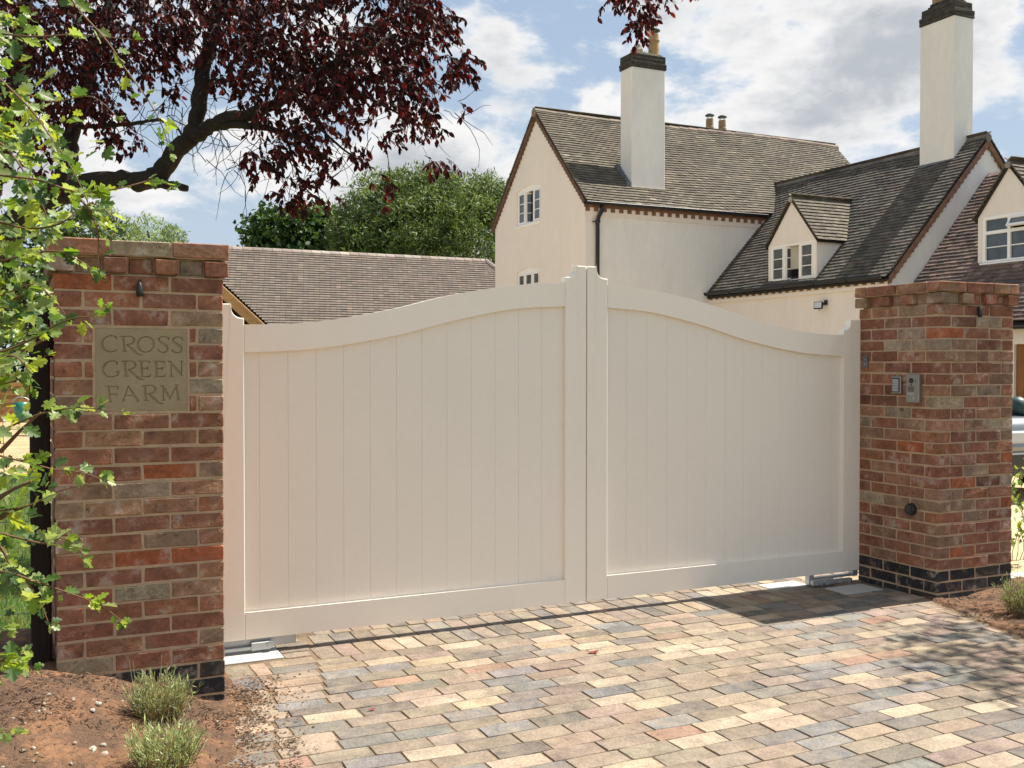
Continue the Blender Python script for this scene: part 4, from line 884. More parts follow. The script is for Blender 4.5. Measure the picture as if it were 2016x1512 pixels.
# dormer one
def dormer(parent, x, ya, yb, zs, zw, yr, zr, slope_x0, slope_z0, slope_k, cheeks=True, over=.07, ins=.06):
    """face at x, between ya and yb, sill zs, eaves zw, apex (yr, zr)"""
    H_ = (ya+ins, yb-ins, zs+.05, zw-.05)
    f = MB(); f.wall([(ya, zs), (yb, zs), (yb, zw), (yr, zr-.03), (ya, zw)], [[(H_[0], H_[2]), (H_[1], H_[2]), (H_[1], H_[3]), (H_[0], H_[3])]], lambda a, z, d: (x+d, a, z), .16)
    xe = lambda z: slope_x0+(z-slope_z0)/slope_k
    for yy, dd in ((ya, 1), (yb, -1)):
        f.prism([(x+.16, zs+.0), (xe(zs)+.3, zs), (xe(zw)+.1, zw), (x+.16, zw)], lambda a, z: (a, yy+.002*dd, z), lambda a, z: (a, yy+.1*dd, z))
    dm = part('dormer', f, M['render'], parent)
    k = (zr-zw)/((yb-ya)/2); lens = math.hypot((yb-ya)/2+over, ((yb-ya)/2+over)*k); hy = math.hypot(1, k)
    lst = []
    for sgn in (-1, 1):
        y0 = yr+sgn*((yb-ya)/2+over); z0 = zr-((yb-ya)/2+over)*k
        def iv(s_): z = z0+s_*k/hy; return [(0, max(.05, xe(z)-x+.10))]
        lst += roof_slope((x-.05, y0, z0), (1, 0, 0), (0, -sgn, k), iv, lens-.01, parent, RP1, g=.105)
    r_ = MB(); X1_ = xe(zr)+.0
    for sgn in (-1, 1):
        y0 = yr+sgn*((yb-ya)/2+over-.02); z0 = zr-((yb-ya)/2+over-.02)*k
        r_.add([(x-.035, y0, z0-.01), (xe(z0)+.08, y0, z0-.01), (X1_+.05, yr, zr-.01), (x-.035, yr, zr-.01), (x-.035, y0, z0-.05), (xe(z0)+.08, y0, z0-.05), (X1_+.05, yr, zr-.055), (x-.035, yr, zr-.055)], [(0, 1, 2, 3), (4, 7, 6, 5), (0, 4, 5, 1), (3, 2, 6, 7), (0, 3, 7, 4)])
    part('dormer_roof', r_, M['under'], dm)
    rd = MB(); xx = x-.06
    while xx < X1_: rd.tube([(xx, yr, zr-.03), (xx+.30, yr, zr-.035)], .06, 10, pick([((.33, .31, .25), 3), ((.28, .26, .21), 2)])); xx += .30
    part('dormer_ridge', rd, M['tile_joined'], dm)
    return dm, lst, H_
dm, l_, H_ = dormer(house, D1[0], D1[1], D1[2], 3.32, D1[3], D1[4], D1[5], WX0, WE, ws)
tiles += l_
win_x(dm.parent, D1[0]-.02, H_[0], H_[1], H_[2]-.02, H_[3]+.01, 3, 3, openl=1, curtains=(0, 1, 2))
# chimney two, astride the wing roof
CB = (17.257, 17.81, 15.02, 15.90)
b = MB(); b.cbox(CB[0], CB[1], CB[2], CB[3], 5.0, 8.70, .01); ch2 = part('chimney', b, M['render_cool'], house, label='taller cream chimney stack by the wing gable')
b = MB()
for (e, za, zb) in [(.018, 8.70, 8.78), (.022, 8.782, 8.86), (-.012, 8.862, 8.94), (-.016, 8.942, 9.02), (-.10, 9.022, 9.09), (-.13, 9.092, 9.15)]: b.cbox(CB[0]-e, CB[1]+e, CB[2]-e, CB[3]+e, za, zb, .008, .004)
part('chimney_cap', b, M['dark_brick'], ch2)
b = MB(); b.box(CB[0]-.02, CB[0]-.002, CB[2]-.02, CB[3]+.02, 5.66, 5.78); b.box(CB[0]-.10, CB[0]-.004, CB[2]-.02, CB[3]+.02, 5.62, 5.665); part('flashing', b, M['lead'], ch2)
pot(ch2, 17.53, 15.25, 9.1, .6); pot(ch2, 17.53, 15.67, 9.1, .6)
# ------------------------------------------------------------------ low wing nearer the road
TYE = 9.4; tze = lambda x: 3.263+TS*(x-15.827)
b = MB(); D2y = (9.75, 11.84); b.wall([(TYE, -.3), (WY0-.002, -.3), (WY0-.002, 2.42), (TYE, 2.42)], [[(D2y[0], -.05), (D2y[1], -.05), (D2y[1], 1.90), (D2y[0], 1.90)]], lambda a, z, d: (TX0+d, a, z), .25); part('low_wing_wall', b, M['render'], house)
b = MB(); b.wall([(TX0+.25, -.3), (TX0+.25, 2.42), (17.69, 5.28), (20.0, 2.6), (20.0, -.3)], [], lambda a, z, d: (a, TYE+d, z), .25); part('low_wing_gable', b, M['render'], house)
b = MB()
b.box(TX0+.06, TX0+.12, D2y[0], D2y[1], -.04, 1.90); gd = part('garage_door', b, M['brown_wood'], house)
for i in range(14):
    b = MB(); y_ = D2y[0]+.03+i*.146; b.cbox(TX0+.045, TX0+.059, y_, y_+.138, 0, 1.86, .003); part('door_board', b, M['brown_wood'], gd)
h3 = math.hypot(1, TS); d2 = (15.934, 11.99, 13.305, 4.30, 12.646, 5.14)
def t_iv(s_):
    x = 14.93+s_/h3; z = tze(x); iv = [(0., WY0-.01-TYE)]
    if 3.36 < z < d2[5]:
        half = .66 if z < d2[3] else (d2[5]-z)*.66/.84+.03
        iv = [(0., d2[4]-half-TYE), (d2[4]+half-TYE, WY0-.01-TYE)]
    return iv
tiles += roof_slope((14.93, TYE, tze(14.93)), (0, 1, 0), (1, 0, TS), t_iv, (17.69-14.93)*h3-.02, house, RP3)
b = MB(); b.prism([(14.95, tze(14.95)-.035), (17.69, tze(17.69)-.035), (20.4, tze(14.98)-.035), (20.4, tze(14.98)-.09), (17.69, tze(17.69)-.1), (14.95, tze(14.95)-.09)], lambda a, z: (a, TYE-.05, z), lambda a, z: (a, WY0-.004, z)); part('low_wing_roof', b, M['under'], house)
gutter((14.88, WY0-.05, 2.215), (14.88, TYE, 2.205), house)
b = MB(); b.prism([(15.86, 3.33), (17.60, 5.27), (17.60, 5.20), (15.86, 3.22)], lambda a, z: (a, WY0-.012, z), lambda a, z: (a, WY0-.002, z)); part('abutment_flashing', b, M['lead'], house)
dm2, l_, H_ = dormer(house, d2[0], d2[1], d2[2], 3.36, d2[3], d2[4], d2[5], 15.827, 3.263, TS, ins=.11)
tiles += l_
# casement with a top-hung vent over each light
f = MB(); x = d2[0]; ya, yb, za, zb = H_[0], H_[1], H_[2]-.03, H_[3]
f.cbox(x-.01, x+.07, ya, yb, zb-.06, zb, .004); f.cbox(x-.06, x+.07, ya-.03, yb+.03, za-.02, za+.03, .004); f.box(x-.008, x+.068, ya, yb, za+.03, za+.075)
for yy in (ya+.03, (ya+yb)/2, yb-.03): f.box(x-.009, x+.069, yy-.03, yy+.03, za+.07, zb-.055)
zt = za+(zb-za)*.66; f.box(x-.0095, x+.0695, ya, yb, zt-.03, zt+.03)
w_ = part('window', f, M['frame'], dm2)
for i in range(2):
    p0, p1 = (ya+.06, (ya+yb)/2-.03) if i == 0 else ((ya+yb)/2+.03, yb-.06)
    for (q0, q1) in ((za+.075, (za+.075+zt-.03)/2-.008), ((za+.075+zt-.03)/2+.008, zt-.03), (zt+.03, zb-.06)):
        if i == 0 and q0 > zt: continue
        m = MB(); m.box(x+.03, x+.036, p0, p1, q0, q1); part('pane', m, M['glass'], dm2)
    m = MB(); zz = (za+.075+zt-.03)/2; m.box(x+.005, x+.045, p0, p1, zz-.009, zz+.009); part('glazing_bar', m, M['frame'], dm2)
Mh = Matrix.Translation((x-.01, 0, zb-.06)) @ Matrix.Rotation(R(32), 4, 'Y'); m = MB(); hh = zb-.06-zt-.03
m.box(-.02, .02, ya+.06, (ya+yb)/2-.03, -hh, -hh+.04, M4=Mh); m.box(-.02, .02, ya+.06, (ya+yb)/2-.03, -.04, 0, M4=Mh); m.box(-.02, .02, ya+.06, ya+.10, -hh+.04, -.04, M4=Mh); m.box(-.02, .02, (ya+yb)/2-.07, (ya+yb)/2-.03, -hh+.04, -.04, M4=Mh); part('open_vent', m, M['frame'], dm2)
m = MB(); m.box(-.003, .003, ya+.1, (ya+yb)/2-.07, -hh+.04, -.04, M4=Mh); part('pane', m, M['glass'], dm2)
m = MB(); m.box(x+.15, x+.155, ya-.05, yb+.05, za, zb+.02); part('room_behind', m, M['dark_room'], dm2)
finish_tiles(tiles, house, M['tile'], M['tile_joined'])
# wall lamp
t = thing('flood_light', 'small black square floodlight on the cream wall of the wing', 'light', (WX0, 16.3, 2.8))
b = MB(); b.cbox(WX0-.03, WX0-.001, 16.25, 16.33, 2.80, 2.90, .004); b.tube([(WX0-.02, 16.29, 2.84), (WX0-.12, 16.31, 2.82)], .012, 8); part('bracket', b, M['black_plastic'], t)
Ml = Matrix.Translation((WX0-.15, 16.36, 2.79)) @ Matrix.Rotation(R(25), 4, 'Z') @ Matrix.Rotation(R(12), 4, 'Y')
b = MB(); b.cbox(-.03, .03, -.09, .09, -.075, .075, .006, M4=Ml); part('housing', b, M['black_plastic'], t)
b = MB(); b.box(-.034, -.029, -.075, .075, -.06, .06, M4=Ml); part('lamp_glass', b, M['lamp_face'], t)
b = MB(); b.tube([(WX0-.10, 16.27, 2.80), (WX0-.10, 16.20, 2.80)], .009, 8); b.tube([(WX0-.13, 16.36, 2.70), (WX0-.13, 16.36, 2.68)], .012, 8); part('sensor', b, M['black_plastic'], t)
# ------------------------------------------------------------------ barn
barn = thing('barn', 'long low barn with brown tiled roof and pale timber bargeboard behind the gate', 'barn', (9, 30, 0))
bp = R(48); ks = math.tan(bp); BRY, BRZ = 31.0, 5.04; blen = 4.6
def b_iv(s_):                       # s measured up from the eave; left end runs skewed, right end hipped
    d = blen-s_; return [(4.30+.975*d*math.cos(bp)*.98, 13.95+d*math.cos(bp)*.95)]
BPAL = [((.158, .128, .105), 8), ((.148, .122, .102), 6), ((.170, .138, .112), 4), ((.140, .116, .098), 3), ((.21, .165, .135), .3)]
ez = BRZ-blen*math.sin(bp); ey = BRY-blen*math.cos(bp)
bt = roof_slope((0, ey, ez), (1, 0, 0), (0, math.cos(bp), math.sin(bp)), b_iv, blen-.03, barn, BPAL, rag=.2, lift=.036)
finish_tiles(bt, barn, M['barn_tile'], M['barn_tile_joined'])
b = MB(); lx = lambda d: 4.30+.975*d*math.cos(bp)*.98
TP = lambda x, d, o=0: (x, BRY-d*math.cos(bp), BRZ-d*math.sin(bp)-o)
b.add([TP(lx(0)+.02, 0, .03), TP(13.95, 0, .03), TP(13.95+blen*math.cos(bp)*.95, blen, .03), TP(lx(blen)+.02, blen, .03), TP(lx(0)+.02, 0, .10), TP(13.95, 0, .10), TP(13.95+blen*math.cos(bp)*.95, blen, .10), TP(lx(blen)+.02, blen, .10)], [(0, 1, 2, 3), (7, 6, 5, 4), (0, 3, 7, 4), (2, 6, 7, 3), (0, 4, 5, 1)])
b.add([(4.3, BRY, BRZ-.03), (13.95, BRY, BRZ-.03), (16.8, BRY+3, BRZ-3.3), (2.5, BRY+3, BRZ-3.3)], [(0, 1, 2, 3)])
b.add([(13.95, BRY, BRZ-.03), (16.9, BRY-2.9, BRZ-3.3), (16.9, BRY+3, BRZ-3.3)], [(0, 1, 2)])
part('roof', b, M['under'], barn)
for i in range(33):
    x = 4.25+i*.2975
    if x > 13.9: break
    b = MB(); b.tube([(x, BRY, BRZ-.075), (x+.292, BRY, BRZ-.079)], [.125, .118], 10); rt = part('ridge_tile', b, M['barn_tile'], barn); rt.color = (*pick([((.30, .25, .21), 3), ((.24, .20, .17), 2), ((.36, .31, .27), 1)]), 1)
for i in range(5):
    d0, d1_ = i*.36, i*.36+.35; P0 = Vector((13.95+d0*math.cos(bp)*.95, BRY-d0*math.cos(bp), BRZ-d0*math.sin(bp)-.03)); P1 = Vector((13.95+d1_*math.cos(bp)*.95, BRY-d1_*math.cos(bp), BRZ-d1_*math.sin(bp)-.03))
    b = MB(); b.tube([P0, P1], [.11, .125], 10); rt = part('hip_tile', b, M['barn_tile'], barn); rt.color = (.24, .20, .18, 1)
P0, P1 = Vector(TP(lx(.0), 0, .02)), Vector(TP(lx(blen), blen, .02))
def rake(mb, off_x, off_y, top, bot, th):
    a = Vector((off_x, off_y, 0)); vs = [P0+a-Vector((0, 0, top)), P1+a-Vector((0, 0, top)), P1+a-Vector((0, 0, bot)), P0+a-Vector((0, 0, bot))]; n_ = Vector((-.68, -.68, 0)).normalized()*th
    mb.add([v for v in vs]+[v+n_ for v in vs], [(0, 3, 2, 1), (4, 5, 6, 7), (0, 1, 5, 4), (2, 3, 7, 6), (1, 2, 6, 5), (0, 4, 7, 3)])
b = MB(); rake(b, -.02, -.02, .02, .40, .04); part('bargeboard', b, M['oak'], barn)
b = MB(); rake(b, -.055, -.055, .0, .09, .03); part('verge_batten', b, M['oak'], barn)
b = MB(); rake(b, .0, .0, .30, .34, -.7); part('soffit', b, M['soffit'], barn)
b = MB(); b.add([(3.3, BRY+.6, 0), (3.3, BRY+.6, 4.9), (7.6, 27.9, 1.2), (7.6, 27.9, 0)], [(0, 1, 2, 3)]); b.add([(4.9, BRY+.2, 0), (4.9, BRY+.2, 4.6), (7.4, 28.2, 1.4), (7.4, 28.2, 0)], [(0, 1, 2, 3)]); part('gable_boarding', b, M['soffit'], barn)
b = MB(); b.box(6.05, 16.6, ey+.25, ey+.55, 0, ez+.2); b.cbox(5.35, 6.75, 28.35, 28.62, 0, 2.42, .03, .02); part('stone_wall', b, M['rubble'], barn)
# ------------------------------------------------------------------ trees
def far_tree(name, label, base, lobes, nleaf, size, pal, trunk_h, elong=1.0, droop=.0, aspect=.5, seed=1, group=None):
    r_ = np.random.default_rng(seed); t = thing(name, label, 'tree', base, group)
    P = []; NR = []; LT = []; wts = np.array([l[3]*l[4] for l in lobes]); wts = wts/wts.sum()
    for l, w in zip(lobes, wts):
        n = int(nleaf*w*1.25); d = r_.normal(size=(n, 3)); d /= np.linalg.norm(d, axis=1, keepdims=True)
        rad = .55+.5*r_.random(n)**.55; bump_ = 1+.16*np.sin(d[:, 0]*7+l[0])*np.sin(d[:, 2]*6+l[1])+.08*np.sin(d[:, 1]*15)
        LT.append(np.full(n, r_.uniform(.75, 1.3))); P.append(np.array(l[:3])+d*(rad*bump_)[:, None]*np.array([l[3], l[3], l[4]])); NR.append(d)  # random tint per lobe paints highlighted and dark clumps into the crown
    P = np.concatenate(P); NR = np.concatenate(NR); LT = np.concatenate(LT); n = len(P)
    clump = np.sin(P[:, 0]*3.1+P[:, 2]*2.3)*np.sin(P[:, 1]*2.7+P[:, 2]*3.7)*np.sin(P[:, 0]*1.3-P[:, 2]*1.9)
    keep = r_.random(n) < .55+.95*clump; P, NR, LT = P[keep], NR[keep], LT[keep]; n = len(P)
    ax = r_.normal(size=(n, 3)); ax[:, 2] -= droop; pal = np.array(pal); c = pal[r_.integers(0, len(pal), n)]*r_.uniform(.75, 1.25, (n, 1))*LT[:, None]
    tm = [(0, 0, 0), (.5, -aspect/2, .06), (1, 0, -.02), (.5, aspect/2, .06)]
    me = leaf_mesh('crown', M['tree_leaf'], P, ax, NR*.8+r_.normal(size=(n, 3))*.5, size*r_.uniform(.6, 1.3, n), tm, [(0, 1, 2, 3)], c, base)
    link_mesh('crown', me, t)
    b = MB(); B = Vector(base); b.tube([B, B+Vector((.1, 0, trunk_h*.5)), B+Vector((.0, 0, trunk_h))], [.35, .28, .2], 9)
    for l in lobes[:7]:
        e = Vector(l[:3]); m_ = B+Vector((0, 0, trunk_h*.7)); b.tube([m_, (m_+e)/2+Vector((0, 0, .3)), e], [.14, .08, .03], 6)
    part('trunk', b, M['bark'], t); return t
GR1 = [(.045, .090, .022), (.065, .120, .028), (.035, .070, .020), (.09, .145, .035)]
GR2 = [(.115, .165, .042), (.14, .195, .055), (.085, .135, .036), (.18, .225, .085), (.06, .10, .03)]
def lob(px, py, z, rx, rz): p = at(px, py, z); return (p.x, p.y, p.z, rx, rz)
far_tree('oak_tree', 'dark green rounded tree behind the barn roof at its left', (10.5, 46, -.3), [lob(560, 480, 46, 1.9, 1.6), lob(620, 460, 46, 1.5, 1.3), lob(540, 455, 45.5, 1.1, .9), lob(600, 440, 46, 1.2, .8), lob(510, 490, 45, .8, .9), lob(650, 490, 46, 1.4, 1.2), lob(600, 520, 46, 2.2, 1.5), lob(690, 500, 45, 1.6, 1.4)], 22000, .26, GR1, 4.0, aspect=.7, seed=3)
far_tree('willow_tree', 'large light green bushy willow between the barn and the house gable', (16, 44, -.3),
         [lob(760, 400, 44, 1.7, 1.4), lob(740, 450, 43.5, 1.6, 1.4), lob(830, 390, 44, 2.0, 1.3), lob(900, 410, 44, 1.9, 1.3), lob(950, 400, 44, 1.4, 1.2), lob(830, 450, 43, 2.2, 1.6), lob(930, 460, 43, 2.0, 1.6), lob(720, 490, 43, 1.6, 1.4), lob(870, 500, 43, 2.2, 1.4), lob(980, 430, 44.5, 1.4, 1.5), lob(790, 365, 44, 1.1, .6), lob(860, 362, 44, 1.0, .5), lob(700, 420, 43.5, .9, .8), lob(790, 500, 43, 2, 1.3)], 60000, .24, GR2, 5.0, droop=-.5, aspect=.26, seed=4)
far_tree('pale_shrub', 'pale feathery green shrub showing above the left pillar', (4.1, 31.5, -.2), [lob(290, 455, 31, .75, .45), lob(340, 470, 31, .45, .35), lob(230, 450, 31, .7, .5), lob(270, 490, 31, 1.1, .6), lob(320, 500, 31, .8, .6)], 6500, .15, [(.20, .27, .10), (.28, .34, .15), (.13, .20, .07)], 3.5, droop=-1.2, aspect=.2, seed=5)
far_tree('dark_shrub', 'darker green shrub behind the left pillar top next to the trunk', (2.4, 24, -.2), [lob(180, 450, 24, .75, .5), lob(110, 440, 24, .7, .6), lob(60, 500, 24, .9, .9), lob(170, 500, 24, .9, .6), lob(10, 520, 24, .9, 1.2), lob(60, 600, 24, 1.0, 1.0), lob(-40, 560, 24, 1., 1.)], 11000, .14, [(.06, .10, .03), (.09, .14, .04), (.04, .07, .02)], 3.0, aspect=.5, seed=6)
far_tree('dark_hedge', 'dark hedge behind the wooden field gate at the far left', (-1, 33, -.3), [lob(x_, 700+10*math.sin(x_), 32+.5*math.sin(x_*.7), 1.2, 1.5) for x_ in range(-420, 180, 70)]+[lob(x_, 620, 33, 1.2, 1.3) for x_ in range(-400, 160, 90)], 15000, .22, [(.022, .045, .014), (.035, .06, .018), (.016, .03, .01)], 1.0, aspect=.6, seed=8)
far_tree('roadside_tree', 'leafy tree beside the drive at the right that throws dappled shade on the paving', (8.6, 3.4, 0), [(7.6, 3.45, 4.3, .75, .5), (8.3, 3.7, 4.7, .8, .6), (8.6, 3.0, 4.5, .7, .6), (8.2, 3.2, 5.1, .6, .5), (7.2, 3.1, 4.0, .45, .35), (8.9, 3.6, 5.0, .7, .6)], 4200, .085, GR2, 3.6, aspect=.5, seed=9)
# ------------------------------------------------------------------ purple plum
plum = thing('purple_plum_tree', 'dark purple leaved tree spreading over the left pillar from the left', 'tree', tuple(at(-190, 900, 8.6))[:2]+(0.,))
limbs = []
def limb(pts, r0, r1, n=9, w=.0):
    P = [at(*p) for p in pts]; S2 = []
    for i in range(len(P)-1):
        p0, p1, p2, p3 = P[max(i-1, 0)], P[i], P[i+1], P[min(i+2, len(P)-1)]
        for t_ in (0, .2, .4, .6, .8): S2.append(.5*((2*p1)+(p2-p0)*t_+(2*p0-5*p1+4*p2-p3)*t_*t_+(3*p1-p0-3*p2+p3)*t_**3))
    S2.append(P[-1]); k = len(S2); rs = [(r0+(r1-r0)*i/(k-1))*random.uniform(.94, 1.06) for i in range(k)]
    S2 = [p+Vector((random.uniform(-1, 1), random.uniform(-1, 1), random.uniform(-1, 1)))*min(.012, rs[i]*.25) for i, p in enumerate(S2)]
    b = MB(); b.tube(S2, rs, n); part('branch', b, M['bark'], plum, True); limbs.append(S2); return S2
tb = plum.location
b = MB(); b.tube([tb, tb+Vector((.02, 0, .8)), at(-150, 600, 8.5), at(-90, 530, 8.4), at(0, 462, 8.2)], [.26, .21, .19, .17, .145], 12); part('trunk', b, M['bark'], plum, True)
limb([(-60, 510, 8.3), (0, 465, 8.2), (60, 418, 8.1), (130, 378, 8.0), (200, 356, 7.95), (265, 352, 7.9), (320, 362, 7.87), (368, 371, 7.85)], .135, .024, 12)
limb([(265, 362, 7.9), (312, 342, 7.9), (345, 300, 7.9), (372, 272, 7.9), (388, 240, 7.9), (396, 170, 8.0), (412, 90, 8.1), (430, 20, 8.2), (450, -80, 8.3), (470, -220, 8.4)], .078, .045, 12)
limb([(375, 272, 7.9), (400, 258, 7.85), (440, 235, 7.8), (500, 222, 7.7), (560, 195, 7.6), (620, 150, 7.5), (690, 110, 7.4), (780, 70, 7.3)], .062, .018, 8)
limb([(395, 258, 7.85), (440, 247, 7.8), (500, 248, 7.7), (560, 262, 7.6), (610, 285, 7.5), (650, 320, 7.4)], .04, .010, 7)
limb([(60, 420, 8.1), (110, 370, 8.1), (135, 320, 8.2), (140, 270, 8.3), (165, 180, 8.4), (200, 70, 8.5), (230, -50, 8.6)], .08, .045, 9)
limb([(-60, 500, 8.3), (-20, 380, 8.4), (10, 250, 8.5), (40, 100, 8.6), (60, -80, 8.7)], .10, .05, 9)
limb([(150, 250, 8.3), (200, 248, 8.2), (262, 244, 8.1), (310, 236, 8.0), (345, 250, 7.95), (360, 268, 7.9)], .022, .008, 6)
limb([(430, 20, 8.2), (520, 20, 8.0), (620, 10, 7.8), (740, -10, 7.6), (840, 40, 7.5), (890, 110, 7.4)], .04, .008, 7)
limb([(450, -80, 8.3), (600, -190, 8.1), (800, -250, 7.9), (1000, -220, 7.7), (1140, -150, 7.6), (1225, -60, 7.55), (1250, 20, 7.5)], .045, .006, 7)
limb([(600, 215, 7.6), (640, 262, 7.5), (685, 300, 7.45), (740, 335, 7.4)], .014, .004, 5)
limb([(700, 180, 7.5), (760, 210, 7.45), (810, 240, 7.4), (850, 275, 7.4)], .012, .004, 5)
limb([(560, 262, 7.6), (580, 320, 7.6), (600, 370, 7.55), (650, 405, 7.5)], .012, .003, 5)
# clusters of hanging leafy twigs: centre px, py, half sizes, depth, twigs
CL = [(600, 55, 260, 90, 7.7, 250), (420, 40, 200, 70, 8.0, 110), (250, 60, 170, 90, 8.3, 120), (90, 60, 120, 110, 8.4, 110), (60, 190, 110, 90, 8.4, 90), (170, 160, 100, 80, 8.3, 80), (270, 120, 60, 60, 8.2, 34),
      (620, 150, 170, 60, 7.6, 120), (540, 140, 90, 70, 7.7, 50), (740, 130, 110, 70, 7.5, 80), (700, 200, 120, 45, 7.5, 58), (780, 60, 90, 70, 7.5, 60), (830, 20, 60, 50, 7.5, 28), (850, 60, 45, 40, 7.45, 16),
      (600, 210, 110, 45, 7.6, 46), (560, 250, 70, 35, 7.6, 22), (640, 270, 70, 40, 7.5, 20), (590, 305, 45, 40, 7.6, 14), (540, 325, 50, 16, 7.6, 10), (520, 345, 26, 18, 7.6, 6),
      (815, 205, 45, 45, 7.4, 22), (835, 255, 30, 28, 7.4, 9), (770, 285, 35, 18, 7.4, 6), (905, 150, 28, 26, 7.3, 14), (930, 130, 16, 14, 7.3, 4), (880, 65, 26, 18, 7.4, 7), (916, 226, 12, 7, 7.3, 1), (858, 335, 26, 7, 7.4, 4), (700, 320, 30, 14, 7.4, 5),
      (640, 350, 26, 20, 7.5, 6), (590, 395, 30, 26, 7.5, 9), (600, 415, 22, 10, 7.5, 3), (560, 368, 30, 10, 7.5, 3), (755, 395, 10, 26, 7.4, 3), (745, 362, 8, 8, 7.4, 1), (540, 395, 14, 6, 7.5, 1), (665, 412, 12, 6, 7.5, 1),
      (200, 250, 40, 30, 8.2, 14), (225, 285, 32, 22, 8.1, 9), (248, 315, 20, 10, 8.0, 4), (280, 295, 16, 10, 8.0, 2), (180, 220, 60, 30, 8.3, 18), (350, 130, 40, 60, 8.1, 22), (330, 200, 24, 24, 8.0, 5), (460, 130, 60, 60, 7.9, 32), (450, 185, 50, 20, 7.8, 12),
      (1240, 10, 50, 24, 7.55, 12), (1258, 55, 20, 30, 7.5, 11), (1262, 80, 12, 16, 7.5, 5), (1200, 8, 20, 14, 7.55, 3), (1320, -6, 34, 12, 7.5, 5), (1275, 30, 12, 14, 7.5, 3),
      (0, 120, 140, 200, 8.8, 130), (-150, 100, 200, 220, 8.8, 150), (200, -120, 420, 120, 8.3, 210), (650, -140, 330, 110, 7.9, 170), (20, 300, 90, 60, 8.5, 40), (60, 380, 60, 30, 8.2, 7), (1050, -190, 200, 60, 7.7, 40), (500, -330, 600, 120, 8.3, 150)]
LP_, LA_, LN_, LS_, LC_ = [], [], [], [], []; tw = MB()
for (cx, cy, hx, hy, z, nt_) in CL:
    for _ in range(int(nt_*(1.7 if hx < 60 and cx > 450 else 1.4 if cx < 350 else 1.08)+.5)):
        while True:
            a, c = random.uniform(-1, 1), random.uniform(-1, 1)
            if a*a+c*c < 1: break
        px, py = cx+a*hx, cy+c*hy; zz = z+random.uniform(-.55, .55)*min(1, hx/60)
        p = at(px-random.uniform(0, 12), py-random.uniform(4, 16), zz); d = Vector((random.uniform(-.6, 1.), random.uniform(-.9, .6), random.uniform(-.5, .35))).normalized()
        ln_ = random.uniform(.16, .34)*min(1, .22+hx/90); p = p+Vector((0, 0, ln_*.35)); m_ = 6; pts = [p]
        for i in range(m_): d = (d+Vector((0, 0, -.18))).normalized(); p = p+d*ln_/m_; pts.append(p)
        tw.tube(pts, [.0035, .003, .003, .0025, .002, .002, .0015], 3, cap=False)
        nl = int(9*min(1, .5+hx/60))+2
        for i in range(nl):
            t_ = random.uniform(.15, 1.0)*m_; i0 = min(m_-1, int(t_)); q = pts[i0].lerp(pts[i0+1], t_-i0)
            dd = (pts[i0+1]-pts[i0]).normalized(); sd_ = Vector((random.gauss(0, 1), random.gauss(0, 1), random.gauss(0, .6)))
            LP_.append(tuple(q)); LA_.append(tuple(dd*.6+sd_*.55+Vector((0, 0, -.75)))); LN_.append((random.gauss(0, .7), random.gauss(0, .7), random.uniform(.2, 1))); LS_.append(random.uniform(.030, .068))
            k = random.random(); LC_.append((.020, .007, .007) if k < .45 else (.052, .010, .009) if k < .75 else (.12, .016, .014) if k < .9 else (.10, .028, .014))
LP_, LA_, LN_, LS_, LC_ = map(np.array, (LP_, LA_, LN_, LS_, LC_))
TM = [(0, 0, 0), (.3, -.24, .05), (.7, -.20, .05), (1, 0, -.04), (.7, .20, .05), (.3, .24, .05), (.5, 0, -.01)]
TF = [(0, 1, 6), (1, 2, 6), (2, 3, 6), (3, 4, 6), (4, 5, 6), (5, 0, 6)]
dist = np.linalg.norm(LP_-np.array([0, 0, CH]), axis=1); vism = np.array([vis(p, 0) for p in LP_]); order = np.argsort(np.where(vism, 0, 50)+dist)
near, far_ = order[:300], order[300:]
me = leaf_mesh('foliage', M['plum_joined'], LP_[far_], LA_[far_], LN_[far_], LS_[far_], TM, TF, LC_[far_], tuple(plum.location)); link_mesh('foliage', me, plum, 'stuff')
lv = []
for k in range(6):
    b = MB(); b.add([(u_, v_*random.uniform(.85, 1.1), w__*random.uniform(.5, 1.5)) for u_, v_, w__ in TM], TF); lv.append(b.mesh('leaf', M['plum']))
def basis(p, a, n, s):
    a = Vector(a).normalized(); n = Vector(n); n = (n-a*n.dot(a)).normalized(); c = n.cross(a)
    return Matrix(((a.x*s, c.x*s, n.x*s, p[0]), (a.y*s, c.y*s, n.y*s, p[1]), (a.z*s, c.z*s, n.z*s, p[2]), (0, 0, 0, 1)))
for i in near: piece('leaf', random.choice(lv), plum, basis(LP_[i], LA_[i], LN_[i], LS_[i]), tuple(LC_[i]))
part('twigs', tw, M['bark'], plum, kind='stuff')
b = MB()                                                     # bare fine twigs in the gaps
for _ in range(150):
    cx, cy = random.choice([(330, 200), (300, 230), (420, 280), (480, 300), (460, 200), (560, 300), (640, 260), (720, 250), (800, 170), (860, 200), (600, 350), (250, 170), (440, 120)]); p = at(cx+random.uniform(-50, 50), cy+random.uniform(-40, 40), 7.8+random.uniform(-.3, .3)); d = Vector((random.uniform(-.6, 1), random.uniform(-.6, .6), random.uniform(-.9, .6))).normalized(); pts = [p]
    for i in range(6): d = (d+Vector((random.gauss(0, .25), random.gauss(0, .25), random.gauss(-.06, .25)))).normalized(); p = p+d*random.uniform(.05, .09); pts.append(p)
    b.tube(pts, [.004, .0035, .003, .0028, .0025, .002, .0015], 3, cap=False)
part('bare_twigs', b, M['bark'], plum, kind='stuff')
